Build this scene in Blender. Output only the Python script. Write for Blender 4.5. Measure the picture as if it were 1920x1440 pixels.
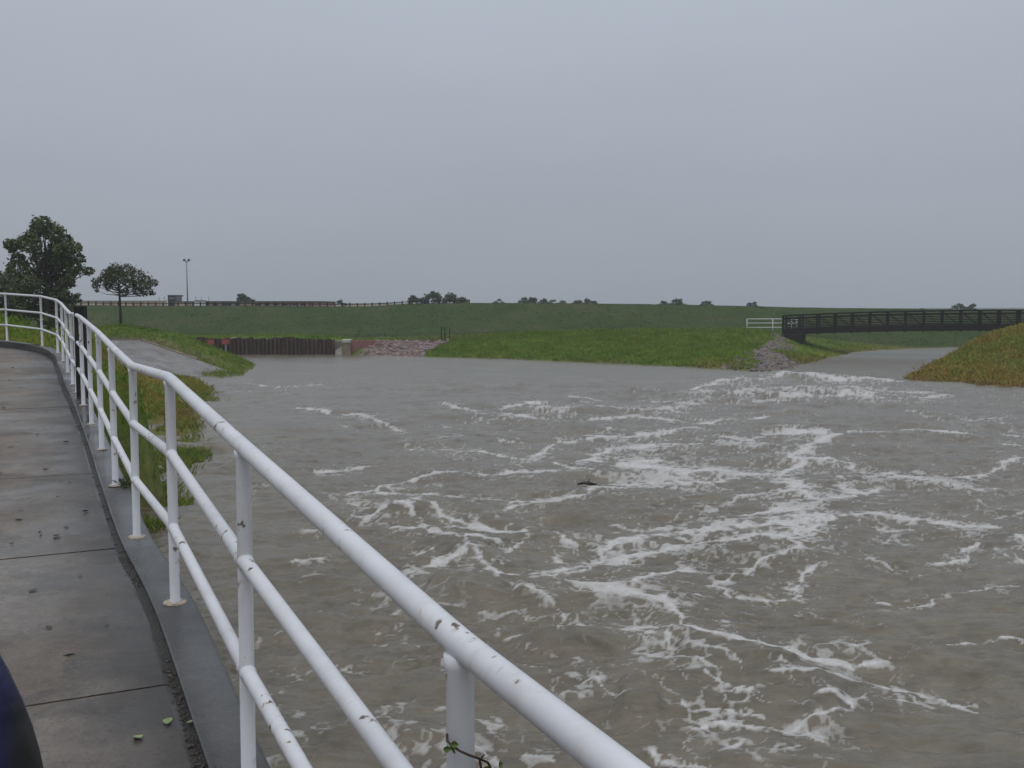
import bpy, bmesh, math, random
import numpy as np
from mathutils import Vector, Matrix
random.seed(7)
R = math.radians
for o in list(bpy.data.objects): bpy.data.objects.remove(o)
S = bpy.context.scene
COL = S.collection

# ------------------------------------------------------------------ camera, sky, sun, exposure
EYE = 4.0                     # metres above the flood water (z = 0)
FPX = 1844.0                  # focal length in pixels of a 1920 wide picture
PITCH = math.atan(145.0 / FPX)
cam_d = bpy.data.cameras.new('camera'); cam = bpy.data.objects.new('camera', cam_d); COL.objects.link(cam)
cam.location = (0, 0, EYE); cam.rotation_euler = (math.pi / 2 - PITCH, 0, 0)
cam_d.sensor_width = 36.0; cam_d.lens = 36.0 * FPX / 1920.0
cam_d.clip_start = 0.05; cam_d.clip_end = 3000
S.camera = cam
SUN_EL, SUN_AZ = R(66), R(205)
world = bpy.data.worlds.new('World'); S.world = world; world.use_nodes = True
wn, wl = world.node_tree.nodes, world.node_tree.links
wn.clear()
w_out = wn.new('ShaderNodeOutputWorld'); w_bg = wn.new('ShaderNodeBackground'); w_bg.inputs[1].default_value = 0.1
w_sky = wn.new('ShaderNodeTexSky'); w_sky.sky_type = 'NISHITA'; w_sky.sun_disc = False
w_sky.sun_elevation = SUN_EL; w_sky.sun_rotation = SUN_AZ
w_tc = wn.new('ShaderNodeTexCoord'); w_sep = wn.new('ShaderNodeSeparateXYZ')
w_ramp = wn.new('ShaderNodeValToRGB')            # overcast sky: the cloud deck brightens towards the zenith
w_ramp.color_ramp.elements[0].position = 0.0; w_ramp.color_ramp.elements[0].color = (0.292, 0.320, 0.370, 1)
w_ramp.color_ramp.elements[1].position = 1.0; w_ramp.color_ramp.elements[1].color = (0.86, 0.92, 1.0, 1)
e = w_ramp.color_ramp.elements.new(0.34); e.color = (0.466, 0.520, 0.588, 1)
w_map = wn.new('ShaderNodeMapping'); w_map.inputs['Scale'].default_value = (1.0, 1.0, 2.6)
w_noise = wn.new('ShaderNodeTexNoise'); w_noise.inputs['Scale'].default_value = 2.4; w_noise.inputs['Detail'].default_value = 5
w_mr = wn.new('ShaderNodeMapRange'); w_mr.inputs[1].default_value = 0.3; w_mr.inputs[2].default_value = 0.7
w_mr.inputs[3].default_value = 9.65; w_mr.inputs[4].default_value = 10.35
w_mul = wn.new('ShaderNodeVectorMath'); w_mul.operation = 'SCALE'
w_mix = wn.new('ShaderNodeMix'); w_mix.data_type = 'RGBA'; w_mix.inputs[0].default_value = 0.95
wl.new(w_tc.outputs['Generated'], w_sep.inputs[0]); wl.new(w_sep.outputs[2], w_ramp.inputs[0])
wl.new(w_tc.outputs['Generated'], w_map.inputs[0]); wl.new(w_map.outputs[0], w_noise.inputs['Vector'])
wl.new(w_noise.outputs[0], w_mr.inputs[0])
wl.new(w_ramp.outputs[0], w_mul.inputs[0]); wl.new(w_mr.outputs[0], w_mul.inputs['Scale'])
wl.new(w_sky.outputs[0], w_mix.inputs[6]); wl.new(w_mul.outputs[0], w_mix.inputs[7])
wl.new(w_mix.outputs[2], w_bg.inputs[0]); wl.new(w_bg.outputs[0], w_out.inputs[0])
sun_d = bpy.data.lights.new('sun', 'SUN'); sun_d.energy = 0.8; sun_d.angle = R(25); sun_d.color = (1, 0.97, 0.93)
sun = bpy.data.objects.new('sun', sun_d); COL.objects.link(sun)
sdir = Vector((math.cos(SUN_EL) * math.sin(SUN_AZ), math.cos(SUN_EL) * math.cos(SUN_AZ), math.sin(SUN_EL)))
sun.rotation_euler = sdir.to_track_quat('Z', 'Y').to_euler()
S.view_settings.view_transform = 'Standard'; S.view_settings.look = 'None'
S.view_settings.exposure = 0.0; S.view_settings.gamma = 1.0; S.view_settings.use_curve_mapping = False
S.render.engine = 'CYCLES'
S.cycles.use_denoising = True; S.cycles.max_bounces = 6; S.cycles.volume_bounces = 1
S.cycles.volume_step_rate = 4.0; S.cycles.volume_max_steps = 64

# ------------------------------------------------------------------ placing helpers
SP, CP = math.sin(PITCH), math.cos(PITCH)
def ray(u, v):
    a, b = (u - 960.0) / FPX, (720.0 - v) / FPX
    return np.array([a, CP + b * SP, -SP + b * CP])
def at(u, v, d):                    # the place at distance d (along y) seen at u, v of the photograph
    r = ray(u, v); return r * (d / r[1]) + np.array([0, 0, EYE])
def on_water(u, v, z=0.0):
    r = ray(u, v); return r * ((z - EYE) / r[2]) + np.array([0, 0, EYE])

def hash2(ix, iy, seed):
    n = (ix.astype(np.int64) * 374761393 + iy.astype(np.int64) * 668265263 + seed * 1442695041) & 0x7fffffff
    n = ((n ^ (n >> 13)) * 1274126177) & 0x7fffffff
    n = n ^ (n >> 16)
    return (n & 0xffff) / 65535.0
def vnoise(x, y, seed=0):
    ix, iy = np.floor(x), np.floor(y); fx, fy = x - ix, y - iy
    fx = fx * fx * fx * (fx * (fx * 6 - 15) + 10); fy = fy * fy * fy * (fy * (fy * 6 - 15) + 10)
    a = hash2(ix, iy, seed); b = hash2(ix + 1, iy, seed); c = hash2(ix, iy + 1, seed); d = hash2(ix + 1, iy + 1, seed)
    return (a * (1 - fx) + b * fx) * (1 - fy) + (c * (1 - fx) + d * fx) * fy
def fbm(x, y, octaves=4, seed=0, gain=0.5):
    t, amp, tot = 0, 1.0, 0.0
    for k in range(octaves):
        ca, sa = math.cos(k * 0.7), math.sin(k * 0.7)
        t = t + amp * vnoise((x * ca - y * sa) * 2 ** k + 13.7 * k, (x * sa + y * ca) * 2 ** k + 7.1 * k, seed + k)
        tot += amp; amp *= gain
    return t / tot
def sstep(a, b, x):
    t = np.clip((x - a) / (b - a), 0, 1); return t * t * (3 - 2 * t)

# ------------------------------------------------------------------ object helpers
def tag(o, label=None, cat=None, group=None, kind=None):
    if label: o['label'] = label
    if cat: o['category'] = cat
    if group: o['group'] = group
    if kind: o['kind'] = kind
    return o
def link(name, me, m=None, parent=None, loc=None):
    o = bpy.data.objects.new(name, me); COL.objects.link(o)
    if m is not None and me is not None and not me.materials: me.materials.append(m)
    if parent is not None: o.parent = parent
    if loc is not None: o.location = loc
    return o
def empty(name, loc=(0, 0, 0), rz=0.0):
    o = bpy.data.objects.new(name, None); COL.objects.link(o); o.location = loc; o.rotation_euler = (0, 0, rz)
    o.empty_display_size = 0.1
    return o
def mesh_np(name, verts, faces, smooth=False):
    me = bpy.data.meshes.new(name)
    verts = np.ascontiguousarray(verts, dtype=np.float32); faces = np.ascontiguousarray(faces, dtype=np.int32)
    nv, nf, k = len(verts), len(faces), faces.shape[1]
    me.vertices.add(nv); me.vertices.foreach_set('co', verts.ravel())
    me.loops.add(nf * k); me.loops.foreach_set('vertex_index', faces.ravel())
    me.polygons.add(nf); me.polygons.foreach_set('loop_start', np.arange(nf, dtype=np.int32) * k)
    if smooth: me.polygons.foreach_set('use_smooth', np.ones(nf, dtype=bool))
    me.update(calc_edges=True); me.validate()
    return me
def attr(me, name, data):
    a = me.attributes.new(name, 'FLOAT', 'POINT'); a.data.foreach_set('value', np.ascontiguousarray(data, dtype=np.float32).ravel())
def bm_mesh(bm, name, smooth=False):
    me = bpy.data.meshes.new(name); bm.normal_update(); bm.to_mesh(me); bm.free()
    if smooth:
        for p in me.polygons: p.use_smooth = True
    return me
def add_box(bm, x0, x1, y0, y1, z0, z1, bevel=0.0, mat=None):
    r = bmesh.ops.create_cube(bm, size=1.0)
    vs = r['verts']
    for v in vs:
        v.co = Vector(((x0 + x1) / 2 + v.co.x * (x1 - x0), (y0 + y1) / 2 + v.co.y * (y1 - y0), (z0 + z1) / 2 + v.co.z * (z1 - z0)))
        if mat is not None: v.co = mat @ v.co
    if bevel > 0:
        es = list({e for v in vs for e in v.link_edges})
        bmesh.ops.bevel(bm, geom=es, offset=bevel, segments=1, affect='EDGES', profile=0.5)
def add_tube(bm, pts, radii, seg=10, cap=True):
    pts = [Vector(p) for p in pts]
    if not hasattr(radii, '__len__'): radii = [radii] * len(pts)
    rings = []; n = len(pts)
    prev = None
    for i, p in enumerate(pts):
        t = (pts[min(i + 1, n - 1)] - pts[max(i - 1, 0)]).normalized()
        if prev is None:
            ref = Vector((0, 0, 1)) if abs(t.z) < 0.9 else Vector((1, 0, 0))
            a = t.cross(ref).normalized()
        else:
            a = (prev - t * prev.dot(t)).normalized()
        prev = a; b = t.cross(a)
        # keep the tube's width through a bend
        k = 1.0
        if 0 < i < n - 1:
            c = (pts[i] - pts[i - 1]).normalized().dot((pts[i + 1] - pts[i]).normalized())
            k = 1.0 / max(0.75, math.sqrt((1 + c) / 2))
        rings.append([bm.verts.new(p + (a * math.cos(q) + b * math.sin(q)) * radii[i] * k) for q in [2 * math.pi * j / seg for j in range(seg)]])
    for r0, r1 in zip(rings, rings[1:]):
        for j in range(seg):
            bm.faces.new((r0[j], r0[(j + 1) % seg], r1[(j + 1) % seg], r1[j]))
    if cap:
        bm.faces.new(list(reversed(rings[0]))); bm.faces.new(rings[-1])
def tube_obj(name, pts, r, m, parent=None, seg=10, smooth=True):
    bm = bmesh.new(); add_tube(bm, pts, r, seg)
    me = bm_mesh(bm, name, smooth)
    return link(name, me, m, parent)
def beam(bm, a, b, w, h):           # rectangular bar from a to b, w wide, h high
    a, b = Vector(a), Vector(b); t = b - a; L = t.length; t.normalize()
    up = Vector((0, 0, 1)) if abs(t.z) < 0.95 else Vector((0, 1, 0))
    s = t.cross(up).normalized(); u = s.cross(t).normalized()
    M = Matrix((( t.x, s.x, u.x, a.x), (t.y, s.y, u.y, a.y), (t.z, s.z, u.z, a.z), (0, 0, 0, 1)))
    add_box(bm, 0, L, -w / 2, w / 2, -h / 2, h / 2, 0, M)
def beam_obj(name, a, b, w, h, m, parent):
    bm = bmesh.new(); beam(bm, a, b, w, h); return link(name, bm_mesh(bm, name), m, parent)

# ------------------------------------------------------------------ materials
class NT:
    def __init__(self, name):
        self.m = bpy.data.materials.new(name); self.m.use_nodes = True
        self.t = self.m.node_tree; self.t.nodes.clear()
        self.out = self.t.nodes.new('ShaderNodeOutputMaterial')
        self.b = self.t.nodes.new('ShaderNodeBsdfPrincipled')
        self.t.links.new(self.b.outputs[0], self.out.inputs[0])
        self.coord = self.t.nodes.new('ShaderNodeTexCoord').outputs['Object']
    def world(self):
        self.coord = self.t.nodes.new('ShaderNodeNewGeometry').outputs['Position']; return self
    def n(self, kind, **kw):
        x = self.t.nodes.new(kind)
        for k, v in kw.items(): setattr(x, k, v)
        return x
    def put(self, sock, v):
        if isinstance(v, bpy.types.NodeSocket): self.t.links.new(v, sock)
        else: sock.default_value = v
    def noise(self, scale, detail=4, rough=0.55, stretch=None, dist=0.0):
        x = self.n('ShaderNodeTexNoise'); x.inputs['Scale'].default_value = scale; x.inputs['Detail'].default_value = detail
        x.inputs['Roughness'].default_value = rough; x.inputs['Distortion'].default_value = dist
        c = self.coord
        if stretch:
            mp = self.n('ShaderNodeMapping'); mp.inputs['Scale'].default_value = stretch; self.put(mp.inputs[0], c); c = mp.outputs[0]
        self.put(x.inputs['Vector'], c); return x.outputs[0]
    def ramp(self, f, stops):
        x = self.n('ShaderNodeValToRGB'); el = x.color_ramp.elements
        while len(el) < len(stops): el.new(0.5)
        for i, (p, c) in enumerate(stops):
            el[i].position = p; el[i].color = (c, c, c, 1) if not hasattr(c, '__len__') else (*c[:3], 1)
        self.put(x.inputs[0], f); return x.outputs[0]
    def mix(self, f, a, b, blend='MIX'):
        x = self.n('ShaderNodeMix', data_type='RGBA', blend_type=blend)
        self.put(x.inputs[0], f)
        for s, v in ((6, a), (7, b)):
            if isinstance(v, bpy.types.NodeSocket): self.put(x.inputs[s], v)
            else: x.inputs[s].default_value = (*v[:3], 1)
        return x.outputs[2]
    def math(self, op, a, b=0.0, clamp=False):
        x = self.n('ShaderNodeMath', operation=op, use_clamp=clamp); self.put(x.inputs[0], a); self.put(x.inputs[1], b); return x.outputs[0]
    def attr(self, name):
        x = self.n('ShaderNodeAttribute', attribute_name=name); return x.outputs['Fac']
    def rand(self):
        return self.n('ShaderNodeObjectInfo').outputs['Random']
    def bump(self, h, strength=0.3, dist=0.02):
        x = self.n('ShaderNodeBump'); x.inputs['Strength'].default_value = strength; x.inputs['Distance'].default_value = dist
        self.put(x.inputs['Height'], h); self.put(self.b.inputs['Normal'], x.outputs[0]); return x
    def done(self, color, rough=0.7, spec=None, metal=None):
        if isinstance(color, bpy.types.NodeSocket): self.put(self.b.inputs['Base Color'], color)
        else: self.b.inputs['Base Color'].default_value = (*color[:3], 1)
        self.put(self.b.inputs['Roughness'], rough)
        if spec is not None: self.put(self.b.inputs['Specular IOR Level'], spec)
        if metal is not None: self.put(self.b.inputs['Metallic'], metal)
        return self.m

def simple(name, c, var=0.25, scale=6, rough=0.7, bump=0.0, spec=0.4):
    t = NT(name); n = t.noise(scale, 5)
    col = t.ramp(n, [(0.3, [x * (1 - var) for x in c]), (0.7, [x * (1 + var) for x in c])])
    if bump: t.bump(t.noise(scale * 6, 4), bump, 0.02)
    return t.done(col, rough, spec)

def mat_paint():                     # thick white enamel on steel pipe: chips down to grey primer and rust, grime
    t = NT('white_pipe_paint').world()
    base = t.ramp(t.noise(3.0, 5), [(0.3, (0.58, 0.58, 0.61)), (0.75, (0.68, 0.68, 0.71))])
    grime = t.ramp(t.noise(11, 6, 0.75, (1, 1, 0.35)), [(0.50, 0.0), (0.74, 0.5)])
    base = t.mix(grime, base, (0.45, 0.42, 0.38))
    n1 = t.noise(26, 3, 0.5, (1, 1, 0.8)); n2 = t.noise(2.3, 2)
    chips = t.math('MULTIPLY', t.ramp(n1, [(0.640, 0), (0.652, 1)]), t.ramp(n2, [(0.52, 0), (0.56, 1)]))
    halo = t.math('MULTIPLY', t.ramp(n1, [(0.585, 0), (0.64, 0.5)]), t.ramp(n2, [(0.50, 0), (0.56, 1)]))
    base = t.mix(halo, base, (0.36, 0.24, 0.15))
    runs = t.math('MULTIPLY', t.ramp(t.noise(34, 3, 0.6, (1, 1, 0.08)), [(0.60, 0), (0.72, 0.4)]), t.ramp(t.noise(1.3, 2), [(0.48, 0), (0.6, 1)]))
    base = t.mix(runs, base, (0.34, 0.29, 0.24))
    chipcol = t.ramp(t.noise(60, 2), [(0.45, (0.16, 0.15, 0.14)), (0.58, (0.10, 0.05, 0.03))])
    col = t.mix(chips, base, chipcol)
    h = t.math('SUBTRACT', t.math('MULTIPLY', t.noise(90, 3), 0.15), chips)
    t.bump(h, 0.25, 0.003)
    return t.done(col, t.ramp(t.noise(20, 3), [(0.3, 0.28), (0.7, 0.5)]), 0.45)
M = {}
M['paint'] = mat_paint()

def mat_concrete(name, c0, c1, wet=0.5, joint=False):
    t = NT(name).world()
    n = t.noise(0.9, 6, 0.6); f = t.noise(22, 6, 0.75)
    col = t.ramp(n, [(0.3, c0), (0.7, c1)])
    col = t.mix(t.ramp(f, [(0.35, 0.0), (0.7, 0.5)]), col, [x * 0.62 for x in c0])
    blot = t.ramp(t.noise(2.6, 5, 0.7), [(0.55, 0.0), (0.66, 0.45)])
    col = t.mix(blot, col, [x * 0.55 for x in c0])
    grain = t.ramp(t.noise(140, 3, 0.8), [(0.4, 0.75), (0.62, 1.15)])
    col = t.mix(1.0, col, grain, 'MULTIPLY')
    puddle = t.noise(0.7, 4, 0.6)
    rough = t.ramp(puddle, [(0.36, 0.07 + 0.22 * (1 - wet)), (0.62, 0.42 + 0.3 * (1 - wet))])
    b = t.math('MULTIPLY', t.noise(70, 4, 0.7), t.ramp(puddle, [(0.36, 0.08), (0.6, 1.0)]))
    t.bump(b, 0.35, 0.006)
    return t.done(col, rough, 0.5)
def mat_walk():
    t = NT('wet_walk_concrete').world()
    n = t.noise(0.8, 6, 0.65); f = t.noise(9, 6, 0.8)
    col = t.ramp(n, [(0.28, (0.088, 0.064, 0.045)), (0.5, (0.155, 0.120, 0.091)), (0.72, (0.250, 0.208, 0.168))])
    col = t.mix(t.ramp(f, [(0.35, 0.55), (0.6, 0.0)]), col, (0.060, 0.045, 0.034))
    col = t.mix(t.ramp(t.noise(2.2, 6, 0.75, None, 0.6), [(0.50, 0.0), (0.60, 0.65)]), col, (0.055, 0.049, 0.043))
    col = t.mix(t.ramp(t.noise(28, 5, 0.85), [(0.52, 0.0), (0.66, 0.6)]), col, (0.27, 0.20, 0.145))
    col = t.mix(t.ramp(t.noise(37, 5, 0.85), [(0.53, 0.0), (0.66, 0.75)]), col, (0.028, 0.022, 0.017))
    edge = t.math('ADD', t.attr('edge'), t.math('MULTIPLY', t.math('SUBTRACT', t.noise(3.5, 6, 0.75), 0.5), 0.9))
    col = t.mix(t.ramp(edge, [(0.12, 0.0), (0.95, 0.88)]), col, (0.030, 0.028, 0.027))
    wet = t.math('ADD', t.noise(0.65, 5, 0.6), t.math('MULTIPLY', t.attr('edge'), -0.10))
    rough = t.ramp(wet, [(0.34, 0.20), (0.46, 0.44), (0.66, 0.70)])
    b = t.math('MULTIPLY', t.noise(60, 5, 0.8), t.ramp(wet, [(0.36, 0.15), (0.5, 1.0)]))
    t.bump(b, 0.8, 0.010)
    return t.done(col, rough, 0.42)
M['walk'] = mat_walk(); M['walk_old'] = mat_concrete('wet_walk_concrete', (0.095, 0.077, 0.060), (0.185, 0.160, 0.135), 0.70)
M['curb'] = mat_concrete('wet_curb_concrete', (0.020, 0.019, 0.020), (0.085, 0.079, 0.075), 1.1)
M['slab'] = mat_concrete('weathered_slab_concrete', (0.15, 0.135, 0.125), (0.25, 0.228, 0.21), 0.2)
M['concrete_pale'] = simple('pale_concrete', (0.42, 0.40, 0.36), 0.2, 2.0, 0.8)
M['concrete_tan'] = simple('tan_concrete', (0.24, 0.19, 0.14), 0.25, 2.0, 0.85)

def grass_colour(t):
    dry = t.attr('dry'); dull = t.attr('dull'); soil = t.attr('soil')
    n = t.noise(0.55, 6, 0.65); f = t.noise(5.5, 5, 0.7)
    green = t.ramp(n, [(0.25, (0.055, 0.105, 0.012)), (0.5, (0.105, 0.172, 0.020)), (0.75, (0.170, 0.215, 0.032))])
    brown = t.ramp(f, [(0.25, (0.120, 0.078, 0.022)), (0.5, (0.215, 0.150, 0.036)), (0.75, (0.330, 0.215, 0.075))])
    # dry attribute decides how much of the noise field is straw
    k = t.math('ADD', t.math('MULTIPLY', t.math('SUBTRACT', t.noise(1.7, 6, 0.7), 0.5), 2.6), t.math('SUBTRACT', t.math('MULTIPLY', dry, 1.5), 0.30), )
    k = t.math('MULTIPLY', k, 1.0, True)
    col = t.mix(k, green, brown)
    dullc = t.ramp(t.noise(0.22, 6, 0.7), [(0.3, (0.032, 0.058, 0.015)), (0.5, (0.052, 0.078, 0.022)), (0.72, (0.086, 0.084, 0.040))])
    col = t.mix(dull, col, dullc)
    fine = t.ramp(t.noise(9.0, 5, 0.8), [(0.3, 0.6), (0.7, 1.35)])
    col = t.mix(1.0, col, fine, 'MULTIPLY')
    sc = t.ramp(t.noise(3, 5), [(0.3, (0.13, 0.10, 0.075)), (0.7, (0.24, 0.17, 0.11))])
    gv = t.ramp(t.noise(6, 6, 0.8), [(0.3, (0.120, 0.098, 0.090)), (0.7, (0.260, 0.205, 0.190))])
    col = t.mix(t.attr('gravel'), col, gv)
    return t.mix(soil, col, sc)
t = NT('grass_ground').world(); c = grass_colour(t); t.bump(t.noise(7, 6, 0.75), 0.9, 0.12); M['ground'] = t.done(c, 0.9, 0.15)
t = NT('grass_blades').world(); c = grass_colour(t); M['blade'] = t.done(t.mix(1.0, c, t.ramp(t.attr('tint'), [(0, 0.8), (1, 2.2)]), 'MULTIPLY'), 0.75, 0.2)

def mat_leaf(name, dark, light, rough=0.6):
    t = NT(name).world()
    col = t.ramp(t.attr('tint'), [(0.0, dark), (1.0, light)])
    t.b.inputs['Subsurface Weight'].default_value = 0.0
    return t.done(col, rough, 0.25)
M['oak'] = mat_leaf('oak_leaves', (0.034, 0.052, 0.018), (0.155, 0.180, 0.070))
M['hedge'] = mat_leaf('shrub_leaves', (0.020, 0.028, 0.012), (0.070, 0.085, 0.036))
M['pine'] = mat_leaf('young_tree_leaves', (0.035, 0.048, 0.018), (0.12, 0.135, 0.055))
M['far_leaf'] = mat_leaf('distant_leaves', (0.040, 0.055, 0.026), (0.10, 0.118, 0.055))
M['bark'] = simple('bark', (0.060, 0.048, 0.038), 0.35, 9, 0.9, 0.4)
M['dark_wood'] = simple('creosoted_timber', (0.014, 0.012, 0.011), 0.4, 8, 0.75, 0.3)
def mat_steel():
    t = NT('weathering_steel').world(); n = t.noise(2.2, 6, 0.7, (1, 1, 0.5))
    return t.done(t.ramp(n, [(0.3, (0.006, 0.005, 0.005)), (0.7, (0.020, 0.013, 0.011))]), 0.65, 0.35)
M['steel'] = mat_steel()
def mat_pile():
    t = NT('rusted_sheet_pile').world()
    n = t.noise(1.6, 6, 0.75, (3.0, 3.0, 0.7)); f = t.noise(7, 5, 0.8)
    c = t.ramp(n, [(0.3, (0.030, 0.025, 0.023)), (0.5, (0.075, 0.052, 0.042)), (0.7, (0.15, 0.092, 0.065))])
    c = t.mix(t.ramp(f, [(0.55, 0), (0.7, 0.55)]), c, (0.018, 0.02, 0.026))
    t.bump(f, 0.5, 0.03); return t.done(c, 0.8, 0.25)
M['pile'] = mat_pile()
def mat_stone(name, a, b, c2):
    t = NT(name); r = t.rand()
    c = t.ramp(r, [(0.0, a), (0.5, b), (1.0, c2)])
    c = t.mix(1.0, c, t.ramp(t.noise(5, 5, 0.7), [(0.3, 0.7), (0.7, 1.25)]), 'MULTIPLY')
    t.bump(t.noise(9, 5), 0.4, 0.03); return t.done(c, 0.75, 0.35)
M['stone_grey'] = mat_stone('grey_riprap', (0.09, 0.08, 0.075), (0.145, 0.125, 0.115), (0.19, 0.155, 0.145))
M['stone_pink'] = mat_stone('pink_riprap', (0.15, 0.09, 0.085), (0.25, 0.165, 0.155), (0.25, 0.21, 0.195))
M['brick'] = simple('reddish_brick', (0.21, 0.10, 0.085), 0.3, 6, 0.85)
M['red'] = simple('red_sign_paint', (0.30, 0.07, 0.055), 0.15, 4, 0.5)
M['white'] = simple('white_paint', (0.68, 0.68, 0.68), 0.1, 4, 0.6)
M['galv'] = simple('galvanised_steel', (0.20, 0.21, 0.22), 0.2, 5, 0.5)
M['roof'] = simple('dark_roof', (0.075, 0.05, 0.045), 0.2, 4, 0.8)
M['tan_wall'] = simple('tan_render', (0.46, 0.38, 0.28), 0.12, 1, 0.85)
M['pink_wall'] = simple('salmon_brick', (0.40, 0.25, 0.20), 0.2, 1.5, 0.85)
M['window'] = simple('dark_glass', (0.03, 0.035, 0.04), 0.2, 2, 0.2)
M['leaf_dark'] = simple('sodden_leaf', (0.030, 0.022, 0.016), 0.4, 30, 0.35)
M['leaf_green'] = simple('pale_green_leaf', (0.20, 0.26, 0.10), 0.2, 30, 0.4)
M['vine_leaf'] = simple('vine_leaf', (0.075, 0.125, 0.020), 0.3, 30, 0.45)
M['vine_stem'] = simple('vine_stem', (0.050, 0.030, 0.022), 0.3, 30, 0.6)
M['weed'] = simple('weed_green', (0.055, 0.075, 0.022), 0.3, 20, 0.6)
M['rust'] = simple('rusty_plate', (0.36, 0.30, 0.23), 0.5, 40, 0.6)
M['silt'] = simple('wet_silt', (0.028, 0.024, 0.020), 0.5, 12, 0.5, 0.9)

# ------------------------------------------------------------------ the walkway's line (railing posts, read off the photograph)
POSTS_PX = [(-75, 548.5, 23.5), (10, 551, 22.8), (76, 555.6, 21.6), (105, 562.4, 20.2), (114.7, 569, 18.5), (123, 579, 16.8),
            (132, 588.4, 15.15), (139.9, 588.8, 13.65), (151, 595, 12.15), (165.5, 607.5, 10.65), (184, 623.5, 9.1),
            (208.5, 649, 7.6), (247, 686, 6.15), (317, 708, 4.65), (453, 835, 3.04), (867, 1210, 1.6)]
RAIL_H = 1.09
post_top = [at(*p) for p in POSTS_PX][::-1]                 # nearest first
d0 = (at(1157, 1440, 1.19) - post_top[0]) * 3.5      # the rail runs on past the camera
post_top = [post_top[0] + d0, post_top[0]] [0:2] + post_top[1:]
post_top = [np.array(p) for p in post_top]
far_ext = [np.array([-16.8, 23.7, 4.36]), np.array([-19.5, 23.5, 4.4]), np.array([-23.5, 22.8, 4.42]), np.array([-28.5, 21.2, 4.42])]
path_pts = [post_top[0] + d0 * 1.6] + post_top + far_ext
path = np.array([[p[0], p[1], p[2] - RAIL_H] for p in path_pts])     # curb-top line
# smooth centre line used for the concrete
def catmull(P, n=8):
    out = []
    for i in range(len(P) - 1):
        p0, p1, p2, p3 = P[max(i - 1, 0)], P[i], P[i + 1], P[min(i + 2, len(P) - 1)]
        for k in range(n):
            t = k / n
            out.append(0.5 * ((2 * p1) + (-p0 + p2) * t + (2 * p0 - 5 * p1 + 4 * p2 - p3) * t * t + (-p0 + 3 * p1 - 3 * p2 + p3) * t ** 3))
    out.append(P[-1]); return np.array(out)
line = catmull(path, 8)
seg = np.diff(line[:, :2], axis=0); sl = np.hypot(seg[:, 0], seg[:, 1]); sacc = np.concatenate([[0], np.cumsum(sl)])
def path_at(s, off=0.0):           # off > 0 is to the left (away from the water)
    i = min(max(np.searchsorted(sacc, s) - 1, 0), len(sl) - 1)
    t = (s - sacc[i]) / sl[i]
    p = line[i] + (line[i + 1] - line[i]) * t
    # averaged direction
    a = line[max(i - 2, 0)]; b = line[min(i + 3, len(line) - 1)]
    d = b[:2] - a[:2]; d /= np.hypot(*d)
    return np.array([p[0] - d[1] * off, p[1] + d[0] * off, p[2]]), d
def nearest_on_path(X, Y):
    best = np.full(X.shape, 1e9); off = np.zeros(X.shape); zz = np.zeros(X.shape); ss = np.zeros(X.shape)
    L = line[::4]
    for a, b, s0 in zip(L[:-1], L[1:], sacc[::4]):
        dx, dy = b[0] - a[0], b[1] - a[1]; q = dx * dx + dy * dy
        t = np.clip(((X - a[0]) * dx + (Y - a[1]) * dy) / q, 0, 1)
        px, py = a[0] + t * dx, a[1] + t * dy; d = np.hypot(X - px, Y - py)
        m = d < best; sg = np.sign((Y - a[1]) * dx - (X - a[0]) * dy)
        best = np.where(m, d, best); off = np.where(m, d * sg, off); zz = np.where(m, a[2] + (b[2] - a[2]) * t, zz)
        ss = np.where(m, s0 + t * math.sqrt(q), ss)
    return best, off, zz, ss

# ------------------------------------------------------------------ terrain: control points from the photograph, then one sheet
ctrl = []
def land(*pts): ctrl.extend([at(*p) for p in pts])
def raw(*pts): ctrl.extend([np.array(p, float) for p in pts])
def shore(pts, step=2.5, inner=2.2, zi=-0.55):           # water lies to the right of the direction of travel
    P = [np.array(p[:2]) for p in pts]
    for a, b in zip(P[:-1], P[1:]):
        L = np.hypot(*(b - a)); n = max(1, int(L / step)); d = (b - a) / L; r = np.array([d[1], -d[0]])
        for k in range(n):
            q = a + (b - a) * k / n
            ctrl.append(np.array([q[0], q[1], 0.0])); w = q + r * inner; ctrl.append(np.array([w[0], w[1], zi]))
    ctrl.append(np.array([P[-1][0], P[-1][1], 0.0]))
W = on_water
left_shore = [(-8.8, 19.6), (-10.7, 24), (-12.3, 29.5), W(232, 797), W(288, 803), W(316, 832), W(338, 815), W(348, 792),
              W(378, 763), W(401, 744), W(398, 729), W(358, 713), W(336, 706.5), W(380, 705), W(450, 704.5), W(470, 692), W(476, 687), W(462, 677), W(438, 667.5)]
right_shore = [W(657, 665.5), W(720, 667), W(780, 669), W(860, 671), W(1000, 676), W(1100, 680), W(1200, 684.5), W(1340, 692), W(1440, 698),
               W(1490, 690.5), W(1505, 684), W(1540, 674), W(1600, 661.5), W(1660, 656), W(1800, 651), W(1920, 649)]
mound_shore = [W(1835, 652.5), W(1800, 663), W(1760, 684), W(1720, 700), W(1690, 713), W(1760, 718), W(1850, 724), W(1920, 728), (34, 43), (46, 36), (70, 30), (120, 20)]
shore(left_shore); shore(right_shore); shore(mound_shore)
land((20, 633, 27), (70, 641, 26), (104, 653, 25), (60, 626, 38), (140, 630, 38), (190, 652, 41), (205, 690, 44), (215, 722, 42), (250, 760, 36),
     (300, 700, 50), (330, 716, 46), (280, 740, 40), (350, 740, 44), (150, 660, 33), (165, 700, 33),
     (160, 617, 66), (230, 611, 66), (290, 620, 67), (345, 633, 68), (400, 653, 68.3), (440, 670, 67.5), (170, 616, 56), (90, 624, 56), (20, 622, 56),
     (-200, 620, 50), (-400, 620, 60), (-500, 640, 30))
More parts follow.
